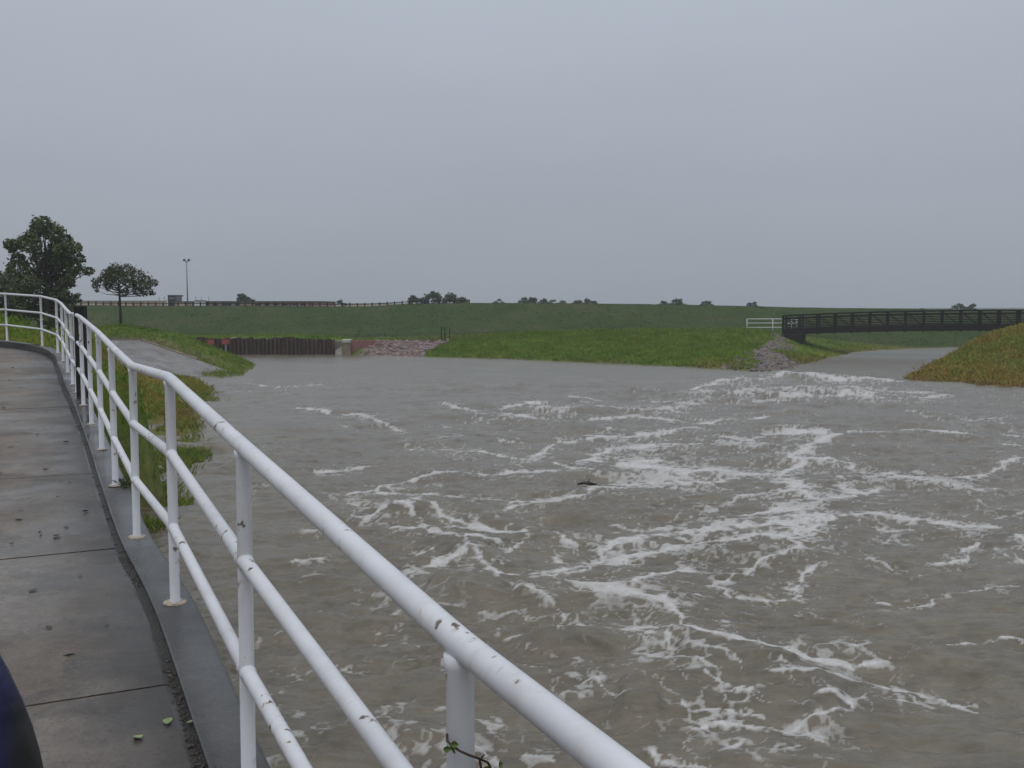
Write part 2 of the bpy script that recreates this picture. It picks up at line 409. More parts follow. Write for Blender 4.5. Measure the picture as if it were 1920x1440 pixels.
SLAB = [at(205, 692, 50), W(352, 704), W(452, 704.6), at(205, 637, 62)]      # near-left, near-right, tip, top-left
SLAB = [at(190, 692, 50), W(360, 705.5), at(454, 704.0, 57.6), at(262, 637.5, 62)]
slab_tl = at(190, 636.5, 62)
for i in range(6):
    for j in range(6):
        a, b = i / 5, j / 5
        lo = SLAB[0] * (1 - a) + SLAB[1] * a; hi = slab_tl * (1 - a) + SLAB[3] * a
        p = lo * (1 - b) + hi * b; raw((p[0], p[1], p[2] - 0.22))
# behind the ridge, sheet-pile wall backfill
land((345, 629, 84), (430, 631, 84.2), (500, 632, 84.2), (570, 633, 84.2), (640, 637, 84), (345, 633, 90), (500, 634, 92), (640, 637, 92), (200, 620, 84), (100, 615, 84), (700, 640, 88), (770, 639.5, 88), (845, 639.5, 88),
     (760, 653, 84), (820, 655, 83))
land((900, 632, 87), (1000, 626, 86.5), (1100, 622.5, 86), (1200, 621, 86), (1300, 620.5, 86), (1400, 620, 87), (1450, 624, 86), (1462, 628, 84),
     (900, 652, 81), (1000, 649, 80), (1100, 650, 78), (1200, 650, 77), (1300, 652, 75), (1400, 655, 75), (1440, 660, 72), (1500, 640, 85), (1520, 652, 83), (1560, 655, 87),
     (1000, 627, 93), (1200, 621, 93), (1400, 619, 94), (1500, 630, 92))
land((1725, 698, 56), (1760, 680, 61), (1790, 664, 66), (1830, 641, 70), (1860, 626, 66), (1920, 617, 65), (1820, 690, 57), (1900, 680, 56), (1980, 690, 54), (1880, 650, 61), (1960, 640, 60), (1900, 617, 72))
raw((37, 64, 2.85), (45, 62, 3.0), (45, 72, 2.9), (55, 70, 2.2), (55, 60, 3.0), (60, 50, 2.4), (50, 85, 1.5), (58, 78, 1.9), (80, 60, 2.6), (90, 90, 2.4), (65, 100, 0.6))
raw(*[(x, y, -1.3) for x, y in [(0, 40), (0, 55), (0, 65), (-7, 45), (-8, 60), (-8, 74), (-15, 76), (-20, 79), (6, 60), (10, 52), (14, 50), (20, 43), (10, 30), (-4, 30), (-7.5, 30), (-10, 42),
     (-12.5, 60), (19.5, 58), (25, 72), (31, 80), (39, 88), (46, 93), (22.5, 62), (20, 30), (30, 20), (40, 10), (0, 15), (10, 10), (0, -10), (15, -10), (40, -30), (70, 5), (5, -40), (30, -70)]])
raw((-8, 0, 1.9), (-10, 10, 2.3), (-17, 18, 2.7), (-25, 10, 2.8), (-12, -30, 1.6), (-60, -60, 2), (-60, 20, 3), (-80, 70, 2.6))
raw(*[(x, y, 2.0) for x in (-400, -150, 0, 150, 400) for y in (145, 250, 400)], *[(x, 700, 3.0) for x in (-500, 0, 500)], (-400, 60, 2), (400, 60, 2), (400, -100, 2), (-400, -100, 2), (150, 100, 2), (-150, 100, 2), (0, -100, -1), (-45, 95, 1.2), (-20, 95, 1.1), (0, 95, 1.4), (20, 96, 1.4))
C = np.array(ctrl); keep = []
seen = set()
for i, p in enumerate(C):
    k = (round(p[0], 1), round(p[1], 1))
    if k not in seen: seen.add(k); keep.append(i)
C = C[keep]
D = np.hypot(C[:, None, 0] - C[None, :, 0], C[:, None, 1] - C[None, :, 1])
A = np.zeros((len(C) + 1, len(C) + 1)); A[:-1, :-1] = np.sqrt(D ** 2 + 0.25) - 0.0 + np.eye(len(C)) * (-0.01); A[:-1, -1] = 1; A[-1, :-1] = 1
wgt = np.linalg.solve(A, np.concatenate([C[:, 2], [0]]))
CREST = np.array([(0, 573), (160, 573.5), (300, 574.5), (480, 575), (600, 575.8), (690, 575.6), (720, 574), (760, 571.6), (820, 570), (880, 569), (1000, 569.2), (1100, 569.8), (1300, 573), (1500, 577), (1700, 580.3), (1920, 583), (2600, 588)])
CREST_X = np.array([at(u, v, 114)[0] for u, v in CREST]); CREST_Z = np.array([at(u, v, 114)[2] for u, v in CREST])
def levee(X, Y):
    zc = np.interp(X, CREST_X, CREST_Z) + (fbm(X * 0.12, Y * 0.12, 3, 5) - 0.5) * 0.12
    t = (Y - 95.5) / (113.0 - 95.5)
    up = -0.3 + (zc + 0.3) * t
    z = np.minimum(up, zc); z = np.where(Y > 118, zc - (Y - 118) * 0.22, z)
    return z
def terrain(X, Y):
    z = np.full(X.shape, wgt[-1])
    for (cx, cy, _), w in zip(C, wgt[:-1]): z = z + w * np.sqrt((X - cx) ** 2 + (Y - cy) ** 2 + 0.25)
    z = z + (fbm(X * 0.35, Y * 0.35, 4, 3) - 0.5) * 0.22 * np.clip((z + 0.2) * 1.5, 0, 1)
    z = np.where((X > -29) & (X < -13.3) & (Y > 77) & (Y < 82.5), np.minimum(z, -0.6), z)
    z = np.maximum(z, levee(X, Y))
    d, off, zp, s = nearest_on_path(X, Y)
    near = (off < 4.2) & (off > -1.2) & (d < 4.3)
    under = zp - 0.24
    z = np.where(near & (off > -0.05), np.minimum(z, under), z)
    wet = (Y < 18.3) & (off < 1.0)
    z = np.where(wet, np.minimum(z, -1.4), z)
    edge = (Y >= 18.3) & (off <= -0.05) & (off > -1.6)      # bank meets the curb round the bend
    z = np.where(edge & (Y > 19.5), np.maximum(z, np.minimum(zp - 0.12 + off * 0.35, zp - 0.1)), z)
    return z
def axis(lo, a, b, hi, fine, grow=1.18):
    core = list(np.arange(a, b + 1e-6, fine)); s = fine; v = a; low = []
    while v > lo: s *= grow; v -= s; low.append(v)
    s = fine; v = core[-1]; up = []
    while v < hi: s *= grow; v += s; up.append(v)
    return np.array(low[::-1] + core + up)
gx = axis(-420, -46, 60, 420, 0.4); gy = axis(-90, 10, 119, 640, 0.4)
GX, GY = np.meshgrid(gx, gy)
GZ = terrain(GX, GY)
nx, ny = len(gx), len(gy)
idx = np.arange(nx * ny).reshape(ny, nx)
faces = np.stack([idx[:-1, :-1], idx[:-1, 1:], idx[1:, 1:], idx[1:, :-1]], -1).reshape(-1, 4)
CONE = np.array([at(1457, 629, 85)[:2], at(1425, 652, 77)[:2], at(1408, 672, 70)[:2], on_water(1425, 699)[:2], on_water(1470, 699)[:2], on_water(1494, 690)[:2], at(1502, 672, 74)[:2], at(1484, 645, 81)[:2]])
PINK = np.array([on_water(660, 669)[:2], on_water(784, 671)[:2], on_water(812, 664)[:2], at(848, 639, 88.5)[:2], at(700, 639.5, 88.5)[:2]])
def gravel(X, Y, CONE=CONE):
    ins = np.zeros(X.shape, bool); j = len(CONE) - 1
    n1 = (fbm(X * .9, Y * .5, 3, 81) - .5) * 1.2; x, y = X + n1, Y + n1
    for i in range(len(CONE)):
        a, b = CONE[i], CONE[j]
        c = ((a[1] > y) != (b[1] > y)) & (x < (b[0] - a[0]) * (y - a[1]) / (b[1] - a[1] + 1e-9) + a[0]); ins ^= c; j = i
    return ins * (0.65 + 0.5 * fbm(X * 1.5, Y * 1.5, 3, 82)).clip(0, 1)
def blob(X, Y, x, y, rx, ry): return np.exp(-(((X - x) / rx) ** 2 + ((Y - y) / ry) ** 2))
def ground_attrs(X, Y, Z):
    n = fbm(X * 0.3, Y * 0.3, 4, 11)
    dry = 0.22 + 0.25 * (n - 0.5)
    dry = dry + (0.34 + 0.55 * 1.0 * (fbm(X * .45, Y * .45, 4, 15, .6) - .45)) * sstep(18, 24, X) * sstep(76, 68, Y)                          # straw coloured mound on the right
    dry = dry + (0.27 + 0.9 * (fbm(X * .35, Y * .35, 3, 16) - .42)) * sstep(-8, -10, X) * sstep(56, 50, Y)                          # bank by the walkway
    dry = dry + 0.25 * blob(X, Y, 13.8, 65, 2.2, 3) + 0.25 * sstep(0.7, 0.05, Z) * sstep(16, 22, X) + 0.12 * sstep(30, 40, X) * sstep(60, 90, Y)
    dull = sstep(93, 98, Y) + 0.35 * sstep(80, 92, Y)
    soil = 0.9 * blob(X, Y, -13.9, 28.0, 1.6, 1.0) + 0.8 * blob(X, Y, -22, 62, 4, 2.0) + 0.8 * blob(X, Y, -27, 88, 6, 1.5) + 0.6 * blob(X, Y, -8, 91, 8, 2)
    soil = soil + 0.45 * sstep(0.12, 0.03, Z)
    soil = soil * (0.5 + n)
    return np.clip(dry, 0, 1), np.clip(dull, 0, 1), np.clip(soil, 0, 1)
me = mesh_np('ground', np.stack([GX, GY, GZ], -1).reshape(-1, 3), faces, True)
for nm, d in zip(('dry', 'dull', 'soil'), ground_attrs(GX, GY, GZ)): attr(me, nm, d)
attr(me, 'gravel', np.maximum(gravel(GX, GY), gravel(GX, GY, PINK)))
ground = tag(link('ground', me, M['ground']), kind='structure')
def gz(X, Y):
    i = np.clip(np.searchsorted(gx, X) - 1, 0, nx - 2); j = np.clip(np.searchsorted(gy, Y) - 1, 0, ny - 2)
    fx = (X - gx[i]) / (gx[i + 1] - gx[i]); fy = (Y - gy[j]) / (gy[j + 1] - gy[j])
    return (GZ[j, i] * (1 - fx) + GZ[j, i + 1] * fx) * (1 - fy) + (GZ[j + 1, i] * (1 - fx) + GZ[j + 1, i + 1] * fx) * fy
def gz1(x, y): return float(gz(np.array([x]), np.array([y]))[0])

# ------------------------------------------------------------------ flood water: waves and foam
exec_strokes = None
STROKES = [  # points in the photograph (unprojected on the water), half width in its pixels, strength
 ([(1290,735),(1330,722),(1425,712),(1470,706),(1537,709),(1575,714),(1631,713),(1690,717)], 5, .95),
 ([(1290,745),(1400,735),(1500,730),(1600,728),(1660,735)], 5, .65), ([(1200,752),(1300,760),(1420,757),(1520,748),(1640,747)], 4, .65), ([(1330,795),(1270,770),(1180,768)], 4, .6),
 ([(1312,794),(1357,789),(1400,784),(1447,781)], 5, .9), ([(1080,826),(1200,819),(1275,811),(1330,810)], 3, .8), ([(1340,820),(1400,826),(1462,815)], 4, .7),
 ([(1440,812),(1537,811),(1556,819),(1519,837),(1470,856),(1495,866),(1462,882),(1450,901),(1500,914),(1519,935),(1537,944)], 15, 1.0),
 ([(1556,819),(1612,807),(1687,809),(1762,811),(1850,817)], 5, .75), ([(1890,812),(1920,818)], 6, .7), ([(1870,838),(1920,842)], 4, .8),
 ([(1490,862),(1560,866),(1605,871),(1624,882),(1669,888),(1687,897),(1762,896),(1819,892),(1852,884),(1875,871),(1910,866)], 5, .95), ([(1790,893),(1850,890)], 6, .8),
 ([(1175,1012),(1312,999),(1425,992),(1500,972),(1556,972),(1537,1000),(1474,1010)], 21, 1.05), ([(1440,975),(1530,990)], 26, 1.1), ([(1140,1042),(1200,1036),(1312,1021),(1425,1012),(1500,1016)], 7, 1.1),
 ([(1556,972),(1650,963),(1725,976),(1800,987),(1867,993)], 9, .95), ([(1640,985),(1740,1000)], 6, .6), ([(1391,980),(1425,957),(1462,953),(1510,955)], 9, .95),
 ([(1312,948),(1361,942),(1372,931),(1425,927),(1477,926),(1515,920)], 6, .95), ([(1330,968),(1335,950)], 4, .7), ([(1560,918),(1631,926),(1660,918)], 12, .95), ([(1560,905),(1600,902),(1687,901),(1747,909),(1830,914),(1920,917)], 4, .75),
 ([(1537,944),(1600,930)], 10, .9), ([(1150,872),(1200,875),(1275,886),(1369,890)], 9, .95), ([(1150,907),(1200,905),(1312,903),(1369,897),(1450,888)], 6, .8),
 ([(1474,1012),(1477,1040),(1432,1055),(1387,1085),(1340,1105)], 8, .9), ([(1180,1105),(1230,1088),(1275,1077),(1331,1068)], 9, 1.0), ([(1265,1072),(1330,1066)], 6, .9),
 ([(1740,1052),(1800,1044),(1822,1019),(1790,1030)], 7, .9), ([(1856,1029),(1920,1044)], 8, .9), ([(1900,1012),(1925,1018)], 9, .9), ([(1630,1020),(1687,1012),(1720,1024)], 4, .6), ([(1600,1045),(1687,1072),(1732,1068)], 4, .6), ([(1850,965),(1920,958)], 4, .6), ([(1820,935),(1850,948)], 4, .6),
 ([(1540,1062),(1522,1092),(1500,1120)], 12, .85), ([(545,760),(600,769),(636,778),(673,782),(720,793),(770,810)], 5, .8), ([(640,798),(680,806)], 3, .6), ([(815,758),(873,766),(917,778),(957,783)], 4, .95),
 ([(880,782),(957,784),(1037,787),(1169,786),(1300,790)], 4, .8), ([(943,768),(994,756),(1056,772),(1090,768)], 6, .75), ([(1000,775),(1100,762),(1200,770),(1300,765)], 5, .6), ([(1060,745),(1130,752)], 4, .7),
 ([(1095,818),(1125,820),(1220,820),(1274,813)], 4, .8), ([(1110,812),(1145,802)], 3, .7), ([(749,835),(775,843),(841,846),(913,849),(946,858),(1008,864),(1056,879),(1110,886)], 4, .95),
 ([(810,826),(860,820)], 3, .7), ([(975,858),(1020,850),(1045,828),(1080,828)], 9, .75), ([(930,825),(985,830)], 5, .7), ([(1056,872),(1110,860),(1147,845),(1220,838),(1300,833),(1420,838)], 7, .95), ([(1100,858),(1160,868),(1230,866)], 8, .85), ([(1183,871),(1220,882),(1274,890),(1340,882)], 9, .95),
 ([(1090,924),(1110,919),(1165,915),(1220,900),(1293,904)], 7, 1.0), ([(655,940),(690,931),(728,919),(775,904),(819,895),(892,888),(957,886),(1040,884)], 5, .95), ([(740,920),(770,905)], 6, .7), ([(810,912),(840,908)], 4, .6),
 ([(660,938),(740,930),(800,928),(892,933),(1008,937),(1056,935),(1110,926)], 5, .95), ([(770,948),(797,951),(819,962),(855,977),(910,984),(983,988)], 7, 1.0), ([(840,988),(920,986),(990,990)], 6, .7),
 ([(660,968),(680,975),(709,966),(764,962),(786,970),(797,986),(837,992),(870,996)], 6, 1.0), ([(650,950),(700,960),(740,958)], 7, .6), ([(700,985),(728,992),(800,999),(848,1006),(873,1021),(928,1024),(965,1026)], 6, .95),
 ([(955,962),(1001,950),(1041,942)], 9, .9), ([(765,1066),(819,1057),(884,1043),(903,1050),(921,1064),(965,1077),(1037,1081),(1110,1068),(1129,1030),(1183,1012),(1293,1003)], 11, 1.0), ([(1037,1070),(1120,1055),(1180,1040)], 14, .9), ([(780,1080),(860,1075),(900,1085)], 8, .7),
 ([(957,1053),(986,1035),(1008,1024),(1001,1010)], 5, .95), ([(1019,988),(1045,1000),(1067,1017),(1090,1020)], 6, .85), ([(1060,1045),(1074,1056)], 12, .8), ([(1145,984),(1200,990),(1270,986)], 6, .8), ([(740,1045),(800,1038)], 5, .7),
 ([(1075,1099),(1135,1114),(1185,1124),(1240,1140),(1268,1157),(1272,1180),(1258,1203),(1310,1220),(1360,1230),(1435,1238),(1498,1239),(1525,1254),(1645,1254)], 10, 1.6),
 ([(930,1082),(1000,1072),(1050,1085)], 5, .9), ([(950,1120),(1000,1125),(1035,1150),(1040,1165)], 5, 1.0), ([(960,1192),(1035,1180),(1100,1181)], 6, .95), ([(1040,1170),(1080,1160)], 5, .7), ([(1145,1192),(1190,1185),(1230,1192),(1255,1210)], 9, .9), ([(1190,1215),(1235,1222),(1250,1240)], 14, .75),
 ([(1170,1235),(1230,1262),(1290,1262),(1330,1275)], 9, .7), ([(1290,1240),(1330,1250),(1370,1266)], 5, .7), ([(1440,1262),(1448,1280)], 4, .7), ([(1125,1290),(1148,1298),(1160,1316),(1185,1322)], 7, .95), ([(1080,1300),(1130,1292)], 5, .6),
 ([(1380,1282),(1460,1284),(1560,1282),(1640,1288),(1710,1297),(1760,1311),(1820,1307)], 5, .85), ([(1310,1292),(1335,1312),(1385,1310),(1440,1300)], 9, .8), ([(1270,1300),(1275,1330),(1262,1350)], 8, .75), ([(1262,1345),(1335,1338),(1385,1345),(1425,1355)], 8, .8), ([(1260,1364),(1350,1364),(1410,1366),(1460,1377),(1560,1382)], 7, .95),
 ([(1455,1378),(1515,1353),(1575,1345),(1576,1332),(1540,1321),(1500,1326)], 7, 1.15), ([(1530,1385),(1560,1402)], 8, .9), ([(1360,1400),(1390,1392)], 7, .8), ([(1185,1385),(1260,1412),(1310,1425),(1320,1440)], 13, .75), ([(1450,1420),(1520,1415)], 5, .6), ([(1560,1325),(1640,1320),(1735,1325)], 6, .75), ([(1650,1292),(1685,1310),(1690,1322)], 6, .75), ([(1770,1310),(1815,1318)], 7, .8), ([(1900,1390),(1925,1400)], 8, .8),
 ([(1335,1100),(1365,1108),(1390,1125),(1450,1128),(1500,1122),(1525,1100),(1490,1092)], 7, .75), ([(1635,1125),(1700,1134),(1760,1132),(1780,1117),(1830,1112),(1885,1100)], 5, .95), ([(1895,1099),(1925,1099)], 4, .9), ([(1710,1217),(1760,1212),(1785,1202),(1850,1200),(1915,1202)], 4, .85), ([(1510,1222),(1560,1226),(1625,1240)], 3, .7), ([(1370,1180),(1385,1186)], 8, .6), ([(1500,1150),(1512,1172)], 5, .7), ([(1300,1140),(1330,1136)], 4, .5),
 ([(560,1000),(640,1005)], 4, .6), ([(540,1060),(600,1052)], 4, .7), ([(560,1085),(600,1082)], 4, .6), ([(580,885),(640,880),(690,876)], 5, .7), ([(600,892),(660,895)], 4, .6), ([(480,925),(510,915)], 3, .6), ([(610,940),(640,944)], 3, .6), ([(830,1005),(840,1012)], 5, .5),
 ([(900,1395),(960,1420)], 9, .6), ([(1000,1410),(1060,1425)], 9, .6), ([(640,1240),(680,1252)], 4, .5), ([(930,1350),(980,1352)], 5, .5), ([(490,1180),(545,1188)], 4, .5), ([(1560,745),(1660,752),(1780,742)], 5, .55), ([(1700,775),(1800,790),(1900,780)], 4, .5), ([(1650,735),(1760,738)], 4, .5), ([(450,720),(520,727),(600,722)], 3, .5),
]
WAVES = [  # breaking crests: points, height (m), metres of gentle back
 ([(1075,1099),(1135,1114),(1185,1124),(1240,1140),(1268,1157),(1272,1180),(1258,1203),(1310,1220),(1360,1230),(1435,1238),(1498,1239),(1525,1254)], 0.15, 1.1),
 ([(950,1122),(1000,1125),(1035,1150)], 0.13, 0.9), ([(846,1055),(884,1043),(921,1064),(965,1077)], 0.14, 0.9), ([(690,968),(764,962),(790,972)], 0.13, 0.9), ([(800,1100),(860,1105),(930,1125)], 0.14, 0.8),
 ([(1000,1190),(1060,1205),(1140,1225)], 0.14, 0.8), ([(1380,1282),(1460,1285),(1540,1283)], 0.07, 0.8), ([(1150,1335),(1240,1345)], 0.10, 0.7), ([(1500,1330),(1570,1338)], 0.06, 0.8), ([(960,775),(1060,770),(1120,778)], 0.22, 1.2), ([(1150,738),(1240,742)], .2, 1.3),
 ([(1420,714),(1470,705),(1500,712),(1540,708),(1575,714)], 0.24, 1.8), ([(1575,716),(1631,713),(1680,718)], 0.14, 1.6), ([(1330,724),(1400,716),(1430,714)], 0.17, 1.6), ([(1500,742),(1560,738),(1620,750)], 0.15, 1.4), ([(1340,750),(1420,745),(1470,752)], 0.15, 1.4),
]
ys = [-25.0]
while ys[-1] < 106:
    y = ys[-1]; ys.append(y + (0.18 if y < 7.6 else max(0.026, y * y / (983 * 4) * 0.72)))
ys = np.array(ys); tcol = np.linspace(-1, 1, 861)
WYg = np.repeat(ys[:, None], len(tcol), 1); WXg = tcol[None, :] * (0.60 * np.maximum(ys, 0) + 5.5)[:, None] + 0.0
# place of every water point in the photograph (only used to find which drift of foam lies there)
den = WYg * CP + EYE * SP
UU = 960 + FPX * WXg / np.maximum(den, 0.3); VV = 720 - FPX * (WYg * SP - EYE * CP) / np.maximum(den, 0.3)
front = (WYg > 6.5)
# ragged drift: pull the lookup about with noise that lives on the water
wx, wy = WXg, WYg
sc_u = 1.0 * FPX / np.maximum(den, 1)                       # px per metre sideways
sc_v = FPX * EYE / np.maximum(den, 1) ** 2                  # px per metre away
q1 = fbm(wx * 0.7, wy * 0.7, 4, 21) - 0.5; q2 = fbm(wx * 0.7 + 40, wy * 0.7, 4, 22) - 0.5
q3 = fbm(wx * 3.0, wy * 3.0, 3, 23) - 0.5; q4 = fbm(wx * 3.0 + 40, wy * 3.0, 3, 24) - 0.5
U2 = UU + sc_u * (q1 * 0.75 + q3 * 0.16); V2 = VV + sc_v * (q2 * 0.60 + q4 * 0.16)
F = np.zeros_like(WXg)
def seg_field(pts, U, V, box=60):
    pts = np.array(pts, float)
    lo, hi = pts.min(0) - box, pts.max(0) + box
    m = front & (U > lo[0]) & (U < hi[0]) & (V > lo[1]) & (V < hi[1])
    ii = np.nonzero(m); u, v = U[ii], V[ii]; best = np.full(u.shape, 1e9); sd = np.zeros(u.shape); tt = np.zeros(u.shape)
    n = len(pts) - 1
    for k, (a, b) in enumerate(zip(pts[:-1], pts[1:])):
        d = b - a; q = (d ** 2).sum(); t = np.clip(((u - a[0]) * d[0] + (v - a[1]) * d[1]) / q, 0, 1)
        dd = np.hypot(u - a[0] - t * d[0], v - a[1] - t * d[1]); s = np.sign((v - a[1]) * d[0] - (u - a[0]) * d[1])
        mm = dd < best; best = np.where(mm, dd, best); sd = np.where(mm, s, sd); tt = np.where(mm, (k + t) / n, tt)
    return ii, best, sd, tt
for pts, w, k in STROKES:
    ii, dd, sd, tt = seg_field(pts, U2, V2)
    ends = np.clip(np.minimum(tt, 1 - tt) * 8 + 0.45, 0, 1)
    f = np.maximum(0.72 * k * np.exp(-(dd / (w * 0.62)) ** 2), (1.30 * k * np.exp(-(dd / (w * 0.34)) ** 2)) * (0.55 + 0.75 * fbm(U2[ii] * .03, V2[ii] * .06, 3, 52))) * ends
    halo = 0.24 * min(k, 1) * np.exp(-(dd / (w * 1.5 + 1)) ** 2) * ends + 0.06 * np.exp(-(dd / (w * 3.5 + 4)) ** 2) * ends
    F[ii] = 1 - (1 - F[ii]) * (1 - np.clip(np.maximum(f, halo), 0, .985))
# waves
calm = sstep(60, 45, WYg) * 0.75 + 0.25
rough_zone = np.zeros_like(F)
cz = on_water(1480, 735)
Z = np.zeros_like(F)
amp = 0.5 + 0.9 * fbm(wx * 0.12, wy * 0.12, 2, 31)
def ridge(n): return 1 - np.abs(2 * n - 1)
chop = (fbm(wx * 0.45, wy * 0.9, 3, 32) - 0.5) * 0.34 + (ridge(fbm(wx * 1.6 + q1 * 2, wy * 3.0, 3, 33)) - 0.5) * 0.075 + (ridge(fbm(wx * 4.5 + q3, wy * 8.0 + q4, 2, 34)) - 0.5) * 0.028
turb = blob(WXg, WYg, cz[0] - 1.2, cz[1] - 2.5, 7.0, 5.0)
Z += chop * amp * calm + turb * ((ridge(fbm(wx * 0.6, wy * 0.5, 4, 36, 0.6)) - 0.5) * 0.42)
for pts, h, back in WAVES:
    PW = [on_water(u, v) for u, v in pts]
    ii, m, sd, tt = seg_field([(p[0], -p[1]) for p in PW], WXg + q1 * 0.5, -(WYg + q2 * 0.5), 4.0)
    fr = 0.40 + 0.5 * h
    prof = np.where(sd > 0, np.exp(-(m / fr) ** 2), np.exp(-(m / back) ** 2))
    ends = sstep(0, 0.3, np.minimum(tt, 1 - tt) + 0.02)
    lump = 0.55 + 0.9 * fbm(wx[ii] * 0.9, wy[ii] * 0.9, 3, 37)
    Z[ii] += h * prof * ends * lump
# foam: how much of the surface is covered, then a lacy pattern thresholded by it
lace = sstep(0.86, 0.99, 1 - np.abs(2 * fbm(wx * 1.1 + 1.3 * q1, wy * 0.9 + 1.3 * q2, 4, 41) - 1))
zone = sstep(0.46, 0.66, fbm(wx * 0.16 + 3, wy * 0.11, 3, 42)) * sstep(62, 46, WYg) * sstep(-9, -4, WXg + 0.25 * WYg)
cover = 1 - (1 - F) * (1 - (0.24 * lace * zone + 0.04 * zone)) * (1 - 0.02 * sstep(60, 40, WYg))
cover = 1 - (1 - cover) * (1 - turb * (0.10 + 0.50 * sstep(0.08, 0.28, Z)))
def fil(n): return np.clip(1 - np.abs(2 * n - 1) / 0.26, 0, 1)
f1 = fil(fbm(wx * 0.8 + q3 * 1.6 + q1, wy * 0.6 + q4 * 1.6 + q2, 3, 43)); f2 = fil(fbm(wx * 2.3 + q4 * 1.6, wy * 1.8 + q3 * 1.6, 3, 45)); f3 = fil(fbm(wx * 6.5 + q3 * 2, wy * 4.6 + q4 * 2, 3, 46))
grain = fbm(wx * 10, wy * 7, 4, 44, 0.65)
nearw = sstep(45, 14, WYg)
pat = 0.70 * np.maximum(f1, 0.95 * f2) + 0.18 * f3 * (0.10 + 0.90 * nearw) + 0.30 * (grain - 0.5) * (0.12 + 0.88 * nearw)
qs = np.quantile(pat[::5, ::5], np.linspace(0, 1, 64)); pat = np.interp(pat, qs, np.linspace(0, 1, 64))
foam = sstep(-0.16, 0.24, cover + pat - 1.0) * (0.46 + 0.46 * cover) * sstep(0.015, 0.08, cover)
foam = np.maximum(foam, 0.26 * sstep(0.12, 0.9, cover) * (0.4 + 0.9 * fil(fbm(wx * 1.5 + q4, wy * 1.1 + q3, 3, 48))))
foam = np.where(front, foam, 0.0)
Z += 0.010 * foam * (0.4 + grain)                           # foam stands a little proud
Z *= sstep(0, 6, WYg + 4) * 0.8 + 0.2
idx = np.arange(Z.size).reshape(Z.shape)
faces = np.stack([idx[:-1, :-1], idx[:-1, 1:], idx[1:, 1:], idx[1:, :-1]], -1).reshape(-1, 4)
me = mesh_np('water', np.stack([WXg, WYg, Z], -1).reshape(-1, 3), faces, True)
attr(me, 'foam', foam)
t = NT('muddy_flood_water').world()
mud = t.ramp(t.noise(0.5, 5, 0.6), [(0.3, (0.116, 0.094, 0.064)), (0.7, (0.164, 0.138, 0.100))])
silt = t.ramp(t.noise(3.5, 5, 0.7, (0.6, 1.2, 1)), [(0.35, 0.75), (0.7, 1.2)])
mud = t.mix(1.0, mud, silt, 'MULTIPLY')
f0 = t.attr('foam')
fn = t.math('MULTIPLY', t.math('SUBTRACT', t.noise(16, 5, 0.75, (0.8, 1.0, 1)), 0.5), 0.55)
ff = t.math('ADD', f0, t.math('MULTIPLY', fn, t.math('MULTIPLY', f0, 2.0, True)))
mask = t.ramp(ff, [(0.10, 0.0), (0.50, 0.38), (1.0, 0.78)])
foamc = t.ramp(t.noise(11, 4, 0.7), [(0.3, (0.52, 0.50, 0.48)), (0.7, (0.74, 0.73, 0.73))])
col = t.mix(mask, mud, foamc)
rgh = t.math('ADD', t.math('MULTIPLY', mask, 0.45), 0.24)
h = t.math('ADD', t.math('MULTIPLY', t.noise(4.5, 5, 0.65, (0.6, 1.2, 1)), 1.0), t.math('MULTIPLY', t.noise(22, 4, 0.7, (0.7, 1.1, 1)), 0.22))
t.bump(h, 0.45, 0.06)
t.b.inputs['IOR'].default_value = 1.45
water = tag(link('water', me, t.done(col, rgh, 0.5)), kind='structure')

# ------------------------------------------------------------------ walkway: slabs between joints, raised curb on a deep wall
def curb_h(z_or_y):                # the kerb stands proud only towards the bend; close by it is nearly flush
    return 0.022 + 0.105 * float(sstep(9.0, 17.0, np.array(z_or_y)))
def strip_mesh(name, s0, s1, offs, zfun, ds=0.3, jitter=0.0):
    ss = np.linspace(s0, s1, max(2, int((s1 - s0) / ds) + 1)); V = []; F4 = []
    for s in ss:
        p, d = path_at(s)
        for o, dz in offs:
            j_ = jitter * 2.2 * float(fbm(np.array([s * 2.3]), np.array([3.0]), 4, 91, 0.6)[0] - .38) if o == offs[0][0] or o == offs[-1][0] else 0.0
            V.append((p[0] - d[1] * (o + abs(j_)), p[1] + d[0] * (o + abs(j_)), zfun(p[2], dz, o, p[1])))
    n = len(offs)
    for i in range(len(ss) - 1):
        for j in range(n):
            k = (j + 1) % n
            F4.append((i * n + j, i * n + k, (i + 1) * n + k, (i + 1) * n + j))
    me = bpy.data.meshes.new(name)
    caps = [tuple(range(n)), tuple(range((len(ss) - 1) * n + n - 1, (len(ss) - 1) * n - 1, -1))]
    me.from_pydata([tuple(v) for v in V], [], F4 + caps); me.update()
    bm = bmesh.new(); bm.from_mesh(me); bmesh.ops.recalc_face_normals(bm, faces=bm.faces); bm.to_mesh(me); bm.free()
    return me
walk = tag(empty('walkway'), kind='structure')
s_ref = None
dd_ = [abs(path_at(s)[0][1] - 3.84) for s in np.linspace(0, 12, 600)]
s_ref = np.linspace(0, 12, 600)[int(np.argmin(dd_))]
PANEL = 2.44
k0 = -int(s_ref / PANEL)
joints = [s_ref + PANEL * k for k in range(k0, 60) if 0.02 < s_ref + PANEL * k < sacc[-1] - 0.05]
slab_offs = [(0.122, -0.008), (0.15, 0), (0.25, 0), (0.4, 0), (0.8, 0), (1.6, 0), (2.4, 0), (3.3, 0), (3.3, -0.2), (0.122, -0.2)]
